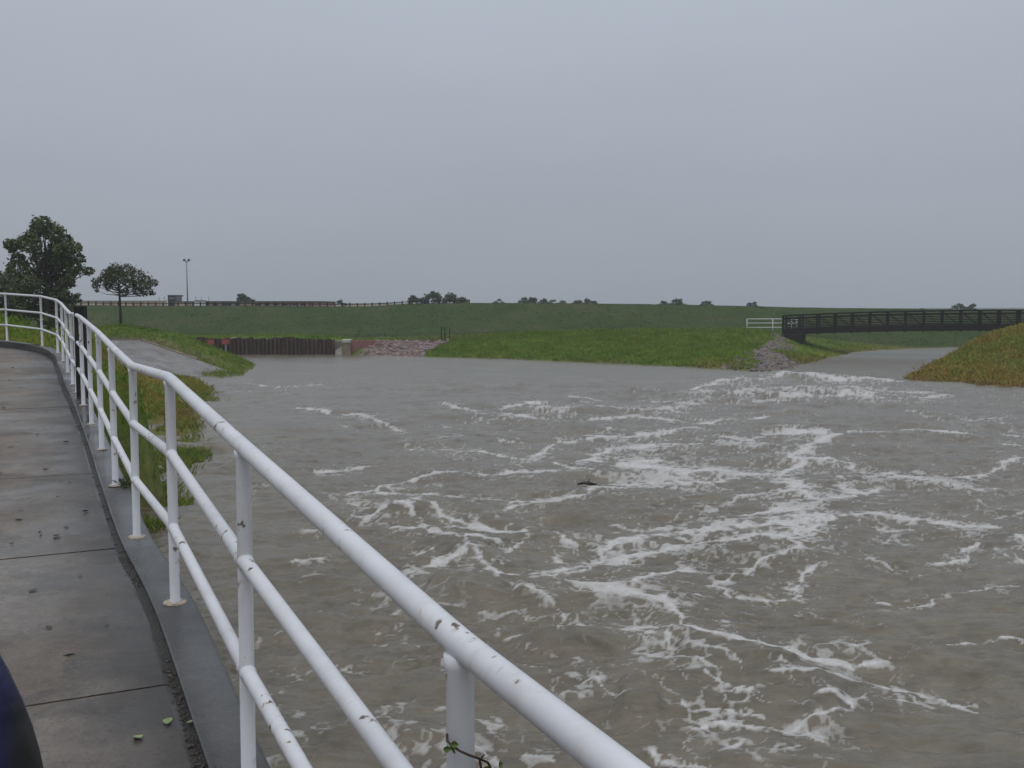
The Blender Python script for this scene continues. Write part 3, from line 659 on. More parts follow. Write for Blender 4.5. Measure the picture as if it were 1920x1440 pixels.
for a, b in zip([0.02] + joints, joints + [sacc[-1] - 0.02]):
    hgt = random.uniform(-0.002, 0.002)
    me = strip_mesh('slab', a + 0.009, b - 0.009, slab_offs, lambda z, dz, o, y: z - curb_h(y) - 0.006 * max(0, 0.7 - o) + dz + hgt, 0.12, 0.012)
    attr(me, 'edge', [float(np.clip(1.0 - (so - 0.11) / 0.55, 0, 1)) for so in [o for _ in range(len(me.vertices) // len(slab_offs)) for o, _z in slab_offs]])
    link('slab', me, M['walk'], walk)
# joint filler: a dark bed under the joints
link('joint_bed', strip_mesh('joint_bed', 0.02, sacc[-1] - 0.02, [(0.08, 0.004), (0.12, 0), (3.25, 0), (3.25, -0.1), (0.08, -0.1)], lambda z, dz, o, y: z - curb_h(y) - 0.009 + dz), M['silt'], walk)
curb_offs = [(-0.09, -3.4), (-0.09, -0.012), (-0.075, 0.0), (0.090, 0.0), (0.098, -0.006), (0.104, -3.4)]
link('curb', strip_mesh('curb', 0.0, sacc[-1], curb_offs, lambda z, dz, o, y: z + dz + 0.004 * math.sin(z * 40 + o * 9), 0.15, 0.0), M['curb'], walk)

# ------------------------------------------------------------------ pipe railing
rail = tag(empty('pipe_railing', tuple(path[1])), 'white painted pipe railing with three rails running up along the wet walkway', 'railing')
ro = Vector(path[1])
def rel(p): return tuple(Vector(p) - ro)
PR = 0.0242
top_pts = [np.array(p) for p in path_pts]
def between(a, b, t): return a + (b - a) * t
tp = [top_pts[1] + (top_pts[1] - top_pts[2]) * 1.3] + top_pts[1:]
# soften each bend
soft = [tp[0]]
for a, b, c in zip(tp[:-2], tp[1:-1], tp[2:]):
    la, lc = np.linalg.norm(a - b), np.linalg.norm(c - b); r = min(0.07, la * 0.2, lc * 0.2)
    p, q = b + (a - b) / la * r, b + (c - b) / lc * r
    soft += [p, 0.25 * p + 0.5 * b + 0.25 * q, q]
soft.append(tp[-1])
tube_obj('top_rail', [rel(p) for p in soft], PR * 1.04, M['paint'], rail, 16)
posts = top_pts[1:-1]
plate_me = None
for i, p in enumerate(posts):
    bm = bmesh.new(); lean = random.uniform(-0.006, 0.006)
    base = p - np.array([0, 0, RAIL_H])
    add_tube(bm, [rel(base + np.array([0, 0, -0.03])), rel(base + np.array([0, 0, 0.018])), rel(base + np.array([0, 0, 0.024])), rel(p - np.array([lean, 0, PR * 1.9])), rel(p - np.array([lean, 0, PR * 1.45])), rel(p - np.array([lean, 0, PR * 0.6]))], [PR * 1.16, PR * 1.14, PR * .98, PR * .98, PR * 1.12, PR * 1.15], 16)
    # weld bead where the post meets the rail
    po = link('post', bm_mesh(bm, 'post', True), M['paint'], rail)
    bm = bmesh.new(); r0 = 0.054 + random.uniform(-0.003, 0.005)
    bmesh.ops.create_cone(bm, cap_ends=True, segments=20, radius1=r0, radius2=r0 * 0.93, depth=0.007)
    for v in bm.verts: v.co += Vector(rel(base)) + Vector((0, 0, 0.0045))
    link('base_plate', bm_mesh(bm, 'base_plate'), M['rust'], po)
for name, drop in (('middle_rail', 0.365), ('bottom_rail', 0.72)):
    for a, b in zip(tp[:-1], tp[1:]):
        dz = np.array([0, 0, drop]); d = (b - a) / np.linalg.norm(b - a); e = PR * 0.55
        tube_obj(name, [rel(a - dz + d * e), rel(a - dz + d * PR * 1.15), rel(a - dz + d * PR * 1.45), rel(b - dz - d * PR * 1.45), rel(b - dz - d * PR * 1.15), rel(b - dz - d * e)], [PR * 1.12, PR * 1.1, PR * .96, PR * .96, PR * 1.1, PR * 1.12], M['paint'], rail, 14)

# ------------------------------------------------------------------ dark timber post behind the railing
pb = at(150, 760, 13.2)
gp = path_at(sacc[np.argmin(np.abs(line[:, 1] - 12.9))])[0]
top = at(149.5, 573, 13.2); bm = bmesh.new()
add_box(bm, -0.066, 0.066, -0.066, 0.066, 0, top[2] - (-0.8), 0.012)
for v in bm.verts: v.co.x += 0.006 * math.sin(v.co.z * 3)
tag(link('timber_post', bm_mesh(bm, 'timber_post'), M['dark_wood'], None, (top[0] + 0.0, 13.2, -0.8)), 'black square timber post rising from the bank just behind the white railing', 'post')

# ------------------------------------------------------------------ concrete apron slab on the left bank
ap = tag(empty('concrete_apron'), kind='structure')
N = 14; V = []; F4 = []
lowL, lowR, upL, upR = SLAB[0], SLAB[1], slab_tl, SLAB[3]
tip = SLAB[2]
def bil(a, b):
    lo = lowL * (1 - a) + lowR * a; hi = upL * (1 - a) + upR * a
    p = lo * (1 - b) + hi * b
    return p
def quad_sheet(name, corners, m, parent, thick=0.25, n=14):
    A0, B0, C0, D0 = [np.array(c) for c in corners]; V = []; F = []
    for i in range(n + 1):
        for j in range(n + 1):
            a, b = i / n, j / n
            p = (A0 * (1 - a) + B0 * a) * (1 - b) + (D0 * (1 - a) + C0 * a) * b
            V.append((p[0], p[1], p[2]))
    top = len(V)
    V += [(x, y, z - thick) for x, y, z in V]
    q = lambda i, j, o=0: o + i * (n + 1) + j
    for i in range(n):
        for j in range(n):
            F.append((q(i, j), q(i + 1, j), q(i + 1, j + 1), q(i, j + 1)))
    ring = [q(i, 0) for i in range(n)] + [q(n, j) for j in range(n)] + [q(i, n) for i in range(n, 0, -1)] + [q(0, j) for j in range(n, 0, -1)]
    for a, b in zip(ring, ring[1:] + ring[:1]): F.append((a, a + top, b + top, b))
    me = bpy.data.meshes.new(name); me.from_pydata(V, [], F); me.update()
    bm = bmesh.new(); bm.from_mesh(me); bmesh.ops.recalc_face_normals(bm, faces=bm.faces); bm.to_mesh(me); bm.free()
    return link(name, me, m, parent)
mid_lo, mid_hi = bil(0.5, 0), bil(0.5, 1)
g = np.array([0.004, 0, 0])
ed = upR + (tip - upR) * 0.0
quad_sheet('slab', [lowL, mid_lo - g, mid_hi - g, upL], M['slab'], ap)
quad_sheet('slab', [mid_lo + g, lowR, (upR + tip) / 2 * 0 + upR, mid_hi + g], M['slab'], ap)
quad_sheet('slab', [lowR + g, tip, upR + (tip - upR) * 0.02 + g, upR + g], M['slab'], ap)
# raised lip along the upper edge
bm = bmesh.new(); beam(bm, upL + np.array([0, .15, .0]), upR + np.array([0, .15, -.06]), 0.16, 0.26); beam(bm, upR + np.array([.1, .1, -.06]), upR * .45 + tip * .55 + np.array([.15, .1, -0.08]), 0.14, 0.2)
link('edge_lip', bm_mesh(bm, 'edge_lip'), M['concrete_tan'], ap)

# ------------------------------------------------------------------ rusty sheet-pile wall across the channel head
wall_a, wall_b = at(322, 648, 82.3), at(628, 650, 82.3)
spw = tag(empty('sheet_pile_wall', (wall_a[0], wall_a[1], 0)), 'dark rusty sheet pile wall standing in the water at the foot of the grass embankment', 'wall')
npan = 40; wdt = (wall_b[0] - wall_a[0]) / npan
def z_wall(x):
    u = 960 + x / 82.3 * FPX
    return at(u, np.interp(u, [320, 345, 430, 500, 555, 600, 628, 640], [634, 632, 633, 634, 632.5, 634, 636, 637]), 82.3)[2]
for i in range(npan):
    x0 = i * wdt; h = z_wall(wall_a[0] + x0 + wdt / 2) + random.uniform(-0.10, 0.08)
    bm = bmesh.new(); p = random.uniform(.10, .20); w = wdt
    prof = [(0, 0), (w * .18, 0), (w * .32, -p), (w * .68, -p), (w * .82, 0), (w * .985, 0)]
    th = 0.035
    ring = prof + [(x, y + th) for x, y in reversed(prof)]
    lo = [bm.verts.new((x0 + x, y, -1.0)) for x, y in ring]; hi = [bm.verts.new((x0 + x, y, h)) for x, y in ring]
    for j in range(len(ring)): k = (j + 1) % len(ring); bm.faces.new((lo[j], lo[k], hi[k], hi[j]))
    bm.faces.new(hi)
    bmesh.ops.recalc_face_normals(bm, faces=bm.faces)
    link('pile_panel', bm_mesh(bm, 'pile_panel'), M['pile'], spw)
capz = 0
# abutment at the right end of the wall: pale foot, tan pier with lighter cap, brick wing wall
ab = at(640, 665, 82.0)
abm = tag(empty('abutment', (ab[0], ab[1], 0)), 'tan concrete pier with pale cap and brick wing, right end of dark wall', 'abutment')
def px_box(name, u0, u1, v0, v1, d, dep, m, parent, origin, bevel=0.02, sink=0.0):
    a, b = at(u0, v1, d), at(u1, v0, d); bm = bmesh.new()
    add_box(bm, a[0] - origin[0], b[0] - origin[0], d - origin[1], d - origin[1] + dep, a[2] - origin[2] - sink, b[2] - origin[2], bevel)
    return link(name, bm_mesh(bm, name), m, parent)
O = (ab[0], ab[1], 0)
px_box('pier', 641, 657, 643.2, 665.5, 82.0, 1.0, M['concrete_tan'], abm, O, 0.02, 0.6)
px_box('cap', 640.5, 657, 636.5, 643, 81.94, 1.1, M['concrete_pale'], abm, O, 0.03)
bm = bmesh.new()
a, b = at(627, 665.5, 81.8), at(640.6, 650, 81.8)
vs = [(a[0], 81.8, -.6), (b[0], 81.8, -.6), (b[0], 81.8, b[2]), (a[0] + .1, 81.8, at(627, 657, 81.8)[2])]
f = [bm.verts.new((x - O[0], y - O[1], z)) for x, y, z in vs]; k = [bm.verts.new((x - O[0], y - O[1] + .9, z)) for x, y, z in vs]
bm.faces.new(f); bm.faces.new(k[::-1])
for i in range(4): bm.faces.new((f[i], k[i], k[(i + 1) % 4], f[(i + 1) % 4]))
bmesh.ops.recalc_face_normals(bm, faces=bm.faces); link('foot_block', bm_mesh(bm, 'foot_block'), M['concrete_pale'], abm)
px_box('backing_block', 628, 641, 639, 650, 82.6, 1.0, M['slab'], abm, O, 0.02, 0.4)
bm = bmesh.new()
pr = [at(657.2, 666, 82.2), at(668, 666, 82.2), at(712, 640.5, 84.5), at(708, 638.5, 84.5), at(657.2, 638, 82.2)]
pr[0][2] = pr[1][2] = -0.5
f = [bm.verts.new(Vector(p) - Vector(O)) for p in pr]; k = [bm.verts.new(Vector(p) - Vector(O) + Vector((0, .5, 0))) for p in pr]
bm.faces.new(f); bm.faces.new(k[::-1])
for i in range(5): bm.faces.new((f[i], k[i], k[(i + 1) % 5], f[(i + 1) % 5]))
bmesh.ops.recalc_face_normals(bm, faces=bm.faces); link('wing_wall', bm_mesh(bm, 'wing_wall'), M['brick'], abm)

# red warning boards in front of the wall, and the pale box on top of it
def red_sign(u, v, side):
    c = at(u, v, 81.6); o = empty('warning_sign', (c[0], c[1], -0.9))
    bm = bmesh.new(); add_box(bm, -0.30, 0.30, -0.03, 0.0, c[2] + 0.9 - 0.2, c[2] + 0.9 + 0.2, 0.01); link('board', bm_mesh(bm, 'board'), M['red'], o)
    bm = bmesh.new(); add_box(bm, -0.07, 0.07, 0.002, 0.10, 0.0, c[2] + 0.9 + 0.1, 0.0); link('post', bm_mesh(bm, 'post'), M['galv'], o)
    bm = bmesh.new(); add_box(bm, -0.2, 0.2, -0.036, -0.0315, c[2] + 0.9 - 0.03, c[2] + 0.9 + 0.03, 0.0); link('panel_stripe', bm_mesh(bm, 'panel_stripe'), simple('faded_red', (0.34, 0.12, 0.09)), o)
    return o
tag(red_sign(395, 642, 0), 'small red warning board nearer the grass point, in front of the dark wall', 'sign', 'red boards before the wall')
tag(red_sign(423, 641, 1), 'small red warning board beside the pale box, in front of the dark wall', 'sign', 'red boards before the wall')
c = at(439, 635.5, 82.6); bm = bmesh.new(); add_box(bm, -0.24, 0.24, 0, 0.4, -0.12, 0.12, 0.03); add_box(bm, -0.16, 0.16, .1, 0.3, -0.9, -0.12)
tag(link('control_box', bm_mesh(bm, 'control_box'), M['concrete_pale'], None, tuple(c)), 'pale box on top of the dark wall next to the red board', 'box')

# ------------------------------------------------------------------ riprap: stones on the two slopes
def rock_mesh(r):
    bm = bmesh.new(); 
    for _ in range(13):
        v = Vector((random.gauss(0, 1), random.gauss(0, 1), random.gauss(0, 1))).normalized()
        bm.verts.new(Vector((v.x * r * random.uniform(.85, 1.15), v.y * r * random.uniform(.8, 1.1), v.z * r * random.uniform(.5, .7))))
    res = bmesh.ops.convex_hull(bm, input=bm.verts)
    bmesh.ops.delete(bm, geom=[g for g in res['geom_interior'] if isinstance(g, bmesh.types.BMVert)], context='VERTS')
    return bm_mesh(bm, 'stone')
def inpoly(p, poly):
    c = False; j = len(poly) - 1
    for i in range(len(poly)):
        if (poly[i][1] > p[1]) != (poly[j][1] > p[1]) and p[0] < (poly[j][0] - poly[i][0]) * (p[1] - poly[i][1]) / (poly[j][1] - poly[i][1]) + poly[i][0]: c = not c
        j = i
    return c
def riprap(label, poly, n_each, n_stuff, m, size, rows=0):
    P = np.array(poly); o = tag(empty('riprap', (P[:, 0].mean(), P[:, 1].mean(), 0)), kind='structure')
    stones = [rock_mesh(size) for _ in range(10)]
    lo, hi = P.min(0), P.max(0); c = 0; ox, oy = o.location.x, o.location.y; placed = []
    tries = 0; cells = set()
    while c < n_each and tries < 20000:
        tries += 1
        x, y = random.uniform(lo[0], hi[0]), random.uniform(lo[1], hi[1])
        if not inpoly((x, y), poly): continue
        k = (round(x / (size * 1.25)), round(y / (size * 1.25)))
        if k in cells: continue
        z = gz1(x, y)
        if z < -0.25: continue
        cells.add(k); s = link('stone', random.choice(stones), None, o)
        s.location = (x - ox, y - oy, z - size * 0.05); s.rotation_euler = (random.uniform(-.4, .4), random.uniform(-.4, .4), random.uniform(0, 6.3))
        q = random.uniform(.75, 1.35); s.scale = (q, q, q * random.uniform(.8, 1.2)); c += 1
    for me in stones: me.materials.append(m)
    bm = bmesh.new()
    for _ in range(n_stuff):
        x, y = random.uniform(lo[0], hi[0]), random.uniform(lo[1], hi[1])
        if not inpoly((x, y), poly): continue
        z = gz1(x, y)
        if z < -0.2: continue
        r = size * random.uniform(.3, .6)
        res = bmesh.ops.create_icosphere(bm, subdivisions=1, radius=r)
        for v in res['verts']:
            v.co = Vector((v.co.x * random.uniform(.8, 1.2) + x - ox, v.co.y * random.uniform(.8, 1.2) + y - oy, v.co.z * .7 + z))
    tag(link('rubble', bm_mesh(bm, 'rubble'), m, o), kind='stuff')
    return o
def G(u, v, d): p = at(u, v, d); return (p[0], p[1])
def Wx(u, v): p = on_water(u, v); return (p[0], p[1])
riprap('', [Wx(664, 667), Wx(784, 670), (Wx(815, 663)), G(848, 639, 88.5), G(705, 639.5, 88.5)], 295, 420, M['stone_pink'], 0.20)
riprap('', [Wx(1435, 699), Wx(1462, 697), Wx(1492, 690), Wx(1500, 682), G(1478, 640, 83), G(1455, 629.5, 85), G(1437, 640, 81.5)], 240, 500, M['stone_grey'], 0.13)
# scattered blocks showing through the grass left of the tip
riprap('', [Wx(1340, 692), Wx(1432, 697.5), G(1432, 645, 78), G(1395, 668, 71)], 90, 30, M['stone_grey'], 0.22)

# thin dark stakes at the end of the pink riprap
for u, v0, v1, lab in ((827.5, 612, 637, 'leftmost of the three thin dark stakes at the top of the pink stones'), (834, 613, 636, 'middle one of the three thin dark stakes at the top of the pink stones'), (843, 615, 638, 'stake nearest the green bank of the three thin dark stakes')):
    a, b = at(u, v1, 89), at(u, v0, 89); bm = bmesh.new(); z0 = gz1(a[0], 89) - .2
    add_tube(bm, [(0, 0, 0), (0.01, 0, b[2] - z0)], 0.045, 6)
    tag(link('stake', bm_mesh(bm, 'stake'), M['dark_wood'], None, (a[0], 89, z0)), lab, 'stake', 'stakes above the pink stones')

# ------------------------------------------------------------------ white pipe railing by the bridge
def white_rail(name, us, v_top, v_bot, d, label, d2=None):
    d2 = d2 or d; n = len(us)
    P = [at(u, v_bot, d + (d2 - d) * i / (n - 1)) for i, u in enumerate(us)]; T = [at(u, v_top, d + (d2 - d) * i / (n - 1)) for i, u in enumerate(us)]
    o = tag(empty(name, tuple(P[0])), label, 'railing'); o0 = Vector(P[0])
    for p, t in zip(P, T): tube_obj('post', [Vector(p) - o0 - Vector((0, 0, .25)), Vector(t) - o0], 0.036, M['white'], o, 8)
    for nm, k in (('top_rail', 0.0), ('middle_rail', 0.36), ('bottom_rail', 0.74)):
        tube_obj(nm, [Vector(t * (1 - k) + p * k) - o0 for p, t in zip(P, T)], 0.034, M['white'], o, 8)
white_rail('pipe_railing', [1400.5, 1449, 1466.5], 598, 619.5, 89, 'small white pipe railing on the far green bank, left of the dark bridge', 88)
white_rail('pipe_railing', [1473, 1484, 1494], 598.5, 619, 91, 'short white railing glimpsed through the first panel of the dark bridge', 91)

# ------------------------------------------------------------------ footbridge of weathering steel
bA, bB = at(1467.5, 625, 84.0), None
bA = np.array([bA[0], 84.0]); bM = np.array([40.2, 77.0]); bdir = (bM - bA) / np.linalg.norm(bM - bA); bL = 36.0
bn = np.array([-bdir[1], bdir[0]])                          # towards the far side
zA = at(1467.5, 622.5, 84)[2]; rise = 0.50
def deck_z(s): return zA + rise * (1 - ((s - bL / 2) / (bL / 2)) ** 2)
bridge = tag(empty('footbridge', (bA[0], bA[1], zA)), 'long dark arched steel truss footbridge crossing the side channel', 'bridge')
def bp(s, side, dz): p = bA + bdir * s + bn * side; return (p[0] - bA[0], p[1] - bA[1], deck_z(s) - zA + dz)
NP = 26; st = bL / NP; WB = 2.3
for side in (0.0, WB):
    for nm, dz, w, hh in (('top_chord', 1.37, 0.13, 0.13), ('hand_rail', 1.12, 0.09, 0.17), ('side_rail', 0.92, 0.04, 0.055), ('side_rail', 0.78, 0.04, 0.055), ('side_rail', 0.64, 0.04, 0.055), ('side_rail', 0.50, 0.04, 0.055), ('side_rail', 0.36, 0.04, 0.055), ('side_rail', 0.24, 0.04, 0.055), ('bottom_chord', -0.03, 0.15, 0.42)):
        bm = bmesh.new()
        for i in range(NP): beam(bm, bp(i * st, side, dz), bp((i + 1) * st, side, dz), w, hh)
        link(nm, bm_mesh(bm, nm), M['steel'], bridge)
    for i in range(NP + 1):
        beam_obj('upright', bp(i * st, side + 0.004, -0.1), bp(i * st, side + 0.004, 1.37), 0.15, 0.13, M['steel'], bridge)
        if i < NP:
            a, b = (i, i + 1) if i < NP / 2 else (i + 1, i)
            beam_obj('diagonal', bp(a * st, side + .03, 1.30), bp(b * st, side + .03, 0.1), 0.05, 0.05, M['steel'], bridge)
bm = bmesh.new()
for i in range(NP): beam(bm, bp(i * st, WB / 2, -0.06), bp((i + 1) * st, WB / 2, -0.06), WB - 0.2, 0.1)
link('deck', bm_mesh(bm, 'deck'), M['dark_wood'], bridge)
for i in range(NP + 1): beam_obj('floor_beam', bp(i * st, -0.05, -0.24), bp(i * st, WB + 0.05, -0.24), 0.12, 0.14, M['steel'], bridge)
# bearing under each end
for s, nm in ((0.9, 'near'), (bL - 0.9, 'far')):
    bm = bmesh.new(); p = bA + bdir * s
    R2 = Matrix.Translation((p[0], p[1], 0)) @ Matrix.Rotation(math.atan2(bdir[1], bdir[0]), 4, 'Z')
    add_box(bm, -0.75, 0.75, -0.2, WB + 0.2, -1.2, zA + (0.02 if s > 5 else 0.03) - 0.22, 0.03, R2)
    tag(link('bridge_abutment', bm_mesh(bm, 'bridge_abutment'), M['dark_wood'] if s < 5 else M['slab'], None), 'dark block under the left end of the steel footbridge' if s < 5 else 'concrete block under the right end of the footbridge', 'abutment')

# ------------------------------------------------------------------ trees
def leaf_quads(centers, sizes, seed, droop=0.0):
    rs = np.random.RandomState(seed); n = len(centers)
    a = rs.normal(size=(n, 3)); a /= np.linalg.norm(a, axis=1)[:, None]
    b = rs.normal(size=(n, 3)); b -= a * (a * b).sum(1)[:, None]; b /= np.linalg.norm(b, axis=1)[:, None]
    s = sizes[:, None]
    V = np.stack([centers - a * s, centers + b * s * 0.55, centers + a * s, centers - b * s * 0.55], 1).reshape(-1, 3)
    F = np.arange(n * 4).reshape(n, 4); tint = np.repeat(np.clip(rs.normal(0.45, 0.22, n), 0, 1), 4)
    return V, F, tint
def crown_mesh(name, clumps, per, size, seed, m):
    """clumps: rows of x, y, z, rx, ry, rz"""
    rs = np.random.RandomState(seed); C_ = []
    for c in clumps:
        n = int(per * (c[3] * c[4] * c[5]) ** (2 / 3.) * 3) + 6
        v = rs.normal(size=(n, 3)); v /= np.linalg.norm(v, axis=1)[:, None]; v *= (rs.uniform(0.25, 1, n) ** 0.5 * np.where(rs.uniform(0, 1, n) < .14, rs.uniform(1.0, 1.45, n), 1.0))[:, None]
        C_.append(np.array(c[:3]) + v * np.array(c[3:6]))
    P = np.concatenate(C_); V, F, tint = leaf_quads(P, rs.uniform(0.35, 1.45, len(P)) * size, seed + 1)
    me = mesh_np(name, V, F); attr(me, 'tint', tint); return me
def tree(name, label, cat, loc, height, trunk_h, clumps, per, leaf, seed, m, trunk_r, group=None, limbs=True, bark='bark'):
    o = tag(empty(name, loc), label, cat, group)
    rs = random.Random(seed)
    bm = bmesh.new()
    top_ = max(c[2] for c in clumps)
    lean = rs.uniform(-.04, .04) * height
    tr = [(0, 0, -0.3), (lean * .2, 0, trunk_h * .5), (lean * .5, lean * .2, trunk_h), (lean, lean * .3, (trunk_h + top_) / 2 + .1), (lean * 1.1, 0, top_ * 0.93)]
    add_tube(bm, tr, [trunk_r * 1.25, trunk_r, trunk_r * .85, trunk_r * .5, trunk_r * .12], 8)
    link('trunk', bm_mesh(bm, 'trunk', True), M[bark], o)
    if limbs:
        bm = bmesh.new()
        for c in clumps:
            f = min(1.0, max(0.0, (c[2] - trunk_h) / max(0.1, top_ - trunk_h))); z0 = trunk_h * 0.92 + (c[2] - trunk_h) * 0.45
            z0 = max(trunk_h * .75, z0); s = Vector((lean * .6, lean * .2, z0)); e_ = Vector(c[:3]); mid = (s + e_) / 2 + Vector((rs.uniform(-.1, .1), rs.uniform(-.1, .1), -0.04 * height * .5))
            add_tube(bm, [s, mid, e_], [trunk_r * .38, trunk_r * .24, trunk_r * .08], 5)
        link('limbs', bm_mesh(bm, 'limbs', True), M[bark], o)
    link('crown', crown_mesh('crown', clumps, per, leaf, seed, m), m, o)
    return o
def px_clumps(pts, d, base, depth=0.8, rs=None, grow=1.0, round_=0.0):
    """pts: u, v, ru, rv in the photograph -> clumps local to base; each is given depth of its own"""
    rs = rs or random.Random(3); out = []
    k = d / FPX
    for u, v, ru, rv in pts:
        ru *= grow; rv = max(rv * grow, ru * round_); dy = rs.uniform(-1, 1) * depth; p = at(u, v, d)
        out.append((p[0] - base[0], dy, p[2] - base[2], ru * k, (ru + rv) / 2 * k, rv * k))
    return out
# big oak at the left
d = 60.0; b = at(92, 628, d); b[2] = gz1(b[0], d)
big = [(88,422,18,10),(70,432,16,10),(105,436,20,12),(118,450,14,10),(55,445,15,10),(40,462,14,11),(72,458,22,14),(98,464,20,13),(128,468,18,9),(148,466,14,6),(60,482,22,13),(34,484,12,10),(88,490,22,12),(118,488,20,9),(142,484,12,6),
       (48,505,20,11),(78,512,22,12),(110,510,16,8),(140,504,16,5),(158,508,10,4),(40,528,20,12),(70,535,24,13),(100,532,20,12),(124,528,14,7),(138,520,9,4),(50,552,22,12),(84,556,24,12),(112,553,18,12),(132,560,12,8),(30,548,14,12),(66,575,26,12),(100,578,24,12),(124,580,14,10),(40,580,18,12),(24,470,6,5),(30,495,8,7),(80,600,24,10),(112,602,18,10)]
tree('oak_tree', 'tall dense oak with ragged dark crown at the left edge behind the railing bend', 'tree', tuple(b), 7.2, 2.0, px_clumps(big, d, b, 1.3, grow=1.1, round_=.78), 520, 0.10, 11, M['oak'], 0.17)
# lower tree beside it and the shrubs under it
d = 66.0; b = at(14, 628, d); b[2] = gz1(b[0], d)
tree('oak_tree', 'lower rounded tree at the picture edge left of the tall oak', 'tree', tuple(b), 4.2, 1.0,
     px_clumps([(12,522,16,9),(30,526,14,9),(-8,528,18,10),(20,545,20,11),(-5,550,20,12),(-30,540,18,12),(38,548,10,9),(10,570,24,13),(-20,575,24,13),(-40,565,20,14),(8,595,24,12),(-20,600,22,12)], d, b, 1.2, grow=1.1, round_=.75), 480, 0.10, 12, M['oak'], 0.12)
rs = random.Random(5)
for i, (u, v, w, h, lab) in enumerate(((22, 607, 28, 22, 'dark shrub at the picture edge under the lower tree'), (66, 606, 26, 24, 'dark shrub in front of the oak trunk behind the railing'), (108, 606, 22, 24, 'dark shrub between the oak and the timber post'), (137, 600, 12, 20, 'slender dark shrub just left of the black timber post'))):
    d = 52 - i * 1.2; b = at(u, v + h, d); b[2] = gz1(b[0], d)
    cl = [(rs.uniform(-1, 1) * w * d / FPX * .8, rs.uniform(-.6, .6), max(.1, rs.uniform(.1, 1.75) * h * d / FPX), .32, .32, .26) for _ in range(16)]
    o = tag(empty('shrub', tuple(b)), lab, 'shrub', 'shrubs beneath the oaks')
    bm = bmesh.new()
    for c in cl[:7]: add_tube(bm, [(0, 0, -.1), (c[0] * .5, c[1] * .5, c[2] * .4), c[:3]], [.04, .03, .01], 5)
    link('stem', bm_mesh(bm, 'stem'), M['bark'], o); link('foliage', crown_mesh('foliage', cl, 420, 0.085, 40 + i, M['hedge']), M['hedge'], o)
# young umbrella-shaped tree in front of the embankment
d = 66.0; b = at(227, 610, d); b[2] = gz1(b[0], d) 
umb = [(222,505,12,6),(205,511,12,6),(240,507,14,6),(256,514,12,7),(195,521,11,6),(226,516,16,7),(248,522,14,7),(268,524,10,7),(186,527,8,4),(210,525,12,6),(278,530,9,6),(262,534,11,5),(236,530,12,5),(180,536,7,3),(198,535,8,3),(284,536,5,6),(272,546,11,4),(252,547,10,3),(215,536,9,3),(282,550,5,3),(232,543,5,3),(244,551,6,2),(176,545,4,2),(201,543,4,2)]
tree('young_tree', 'small umbrella shaped tree with bare trunk on the grass before the embankment', 'tree', tuple(b), 4.0, at(227, 553, d)[2] - b[2], px_clumps(umb, d, b, 0.9, grow=1.2, round_=.72), 640, 0.07, 13, M['pine'], 0.085)

# ------------------------------------------------------------------ along the embankment crest and beyond it
def far_tree(u0, u1, v0, v1, d, n, seed, label, name='distant_tree', per=80, leaf=0.22, group='trees beyond the embankment'):
    rs = random.Random(seed); um = (u0 + u1) / 2; b = at(um, 577, d); b[2] = gz1(b[0], d)
    pts = []
    for i in range(n):
        a = rs.uniform(-1, 1); hh = math.sqrt(max(0, 1 - a * a)); pts.append((um + a * (u1 - u0) * .42, v1 - (v1 - v0) * hh * rs.uniform(.15, .9), (u1 - u0) * .5 / math.sqrt(n) * 1.0 + 1, (v1 - v0) * .17 + .8))
    k = d / FPX
    return tree(name, label, 'tree', tuple(b), 4, max(0.4, at(um, v1, d)[2] - b[2]), px_clumps(pts, d, b, 1.0, rs), per, leaf, seed, M['far_leaf'], 0.12, group)
far_tree(443, 478, 551, 572, 165, 12, 61, 'dark rounded tree rising behind the long low building')
far_tree(632, 648, 563, 572, 210, 5, 62, 'tiny bush-like tree just right of the low building, beyond the fence')
far_tree(765, 800, 551, 570, 175, 12, 63, 'left tree of the wide clump where the crest fence ends')
far_tree(795, 832, 546, 570, 172, 14, 64, 'tallest tree of the wide clump where the crest fence ends')
far_tree(828, 858, 548, 569, 178, 12, 65, 'third tree along the wide clump where the crest fence ends')
far_tree(852, 880, 556, 569, 176, 9, 66, 'low rightmost tree of the wide clump where the crest fence ends')
far_tree(926, 944, 561, 570, 240, 5, 67, 'tiny lone tree between the wide clump and the middle tree row')
far_tree(972, 990, 557, 571, 210, 7, 68, 'left tree of the middle row on the embankment skyline')
far_tree(988, 1010, 558, 571, 214, 8, 69, 'broad tree second from left in the middle skyline row')
far_tree(1010, 1026, 556, 571, 208, 7, 70, 'upright tree third from left in the middle skyline row')
far_tree(1028, 1042, 561, 571, 220, 5, 71, 'small tree fourth from left in the middle skyline row')
far_tree(1044, 1062, 564, 572, 225, 5, 72, 'low tree between the middle row and the pale pair right of it')
far_tree(1073, 1096, 560, 572, 215, 8, 73, 'left tree of the low pair right of the middle skyline row')
far_tree(1092, 1118, 559, 572, 212, 8, 74, 'right tree of the low pair right of the middle skyline row')
far_tree(1236, 1254, 564, 575, 205, 7, 75, 'small left tree of the wind-bent pair on the right of the skyline')
far_tree(1254, 1286, 561, 575, 200, 11, 76, 'larger right tree of the wind-bent pair on the right of the skyline')
far_tree(1314, 1338, 564, 576, 208, 7, 77, 'single wind-bent tree right of the skyline pair')
far_tree(1400, 1420, 565, 578, 215, 6, 78, 'faint round tree on the skyline left of the bridge')
far_tree(1722, 1740, 575, 583, 240, 5, 79, 'faint low tree just over the bridge hand rail')
far_tree(1784, 1806, 569, 583, 230, 8, 80, 'left one of the two round trees seen over the bridge')
far_tree(1808, 1836, 570, 584, 226, 9, 81, 'right one of the two round trees seen over the bridge')

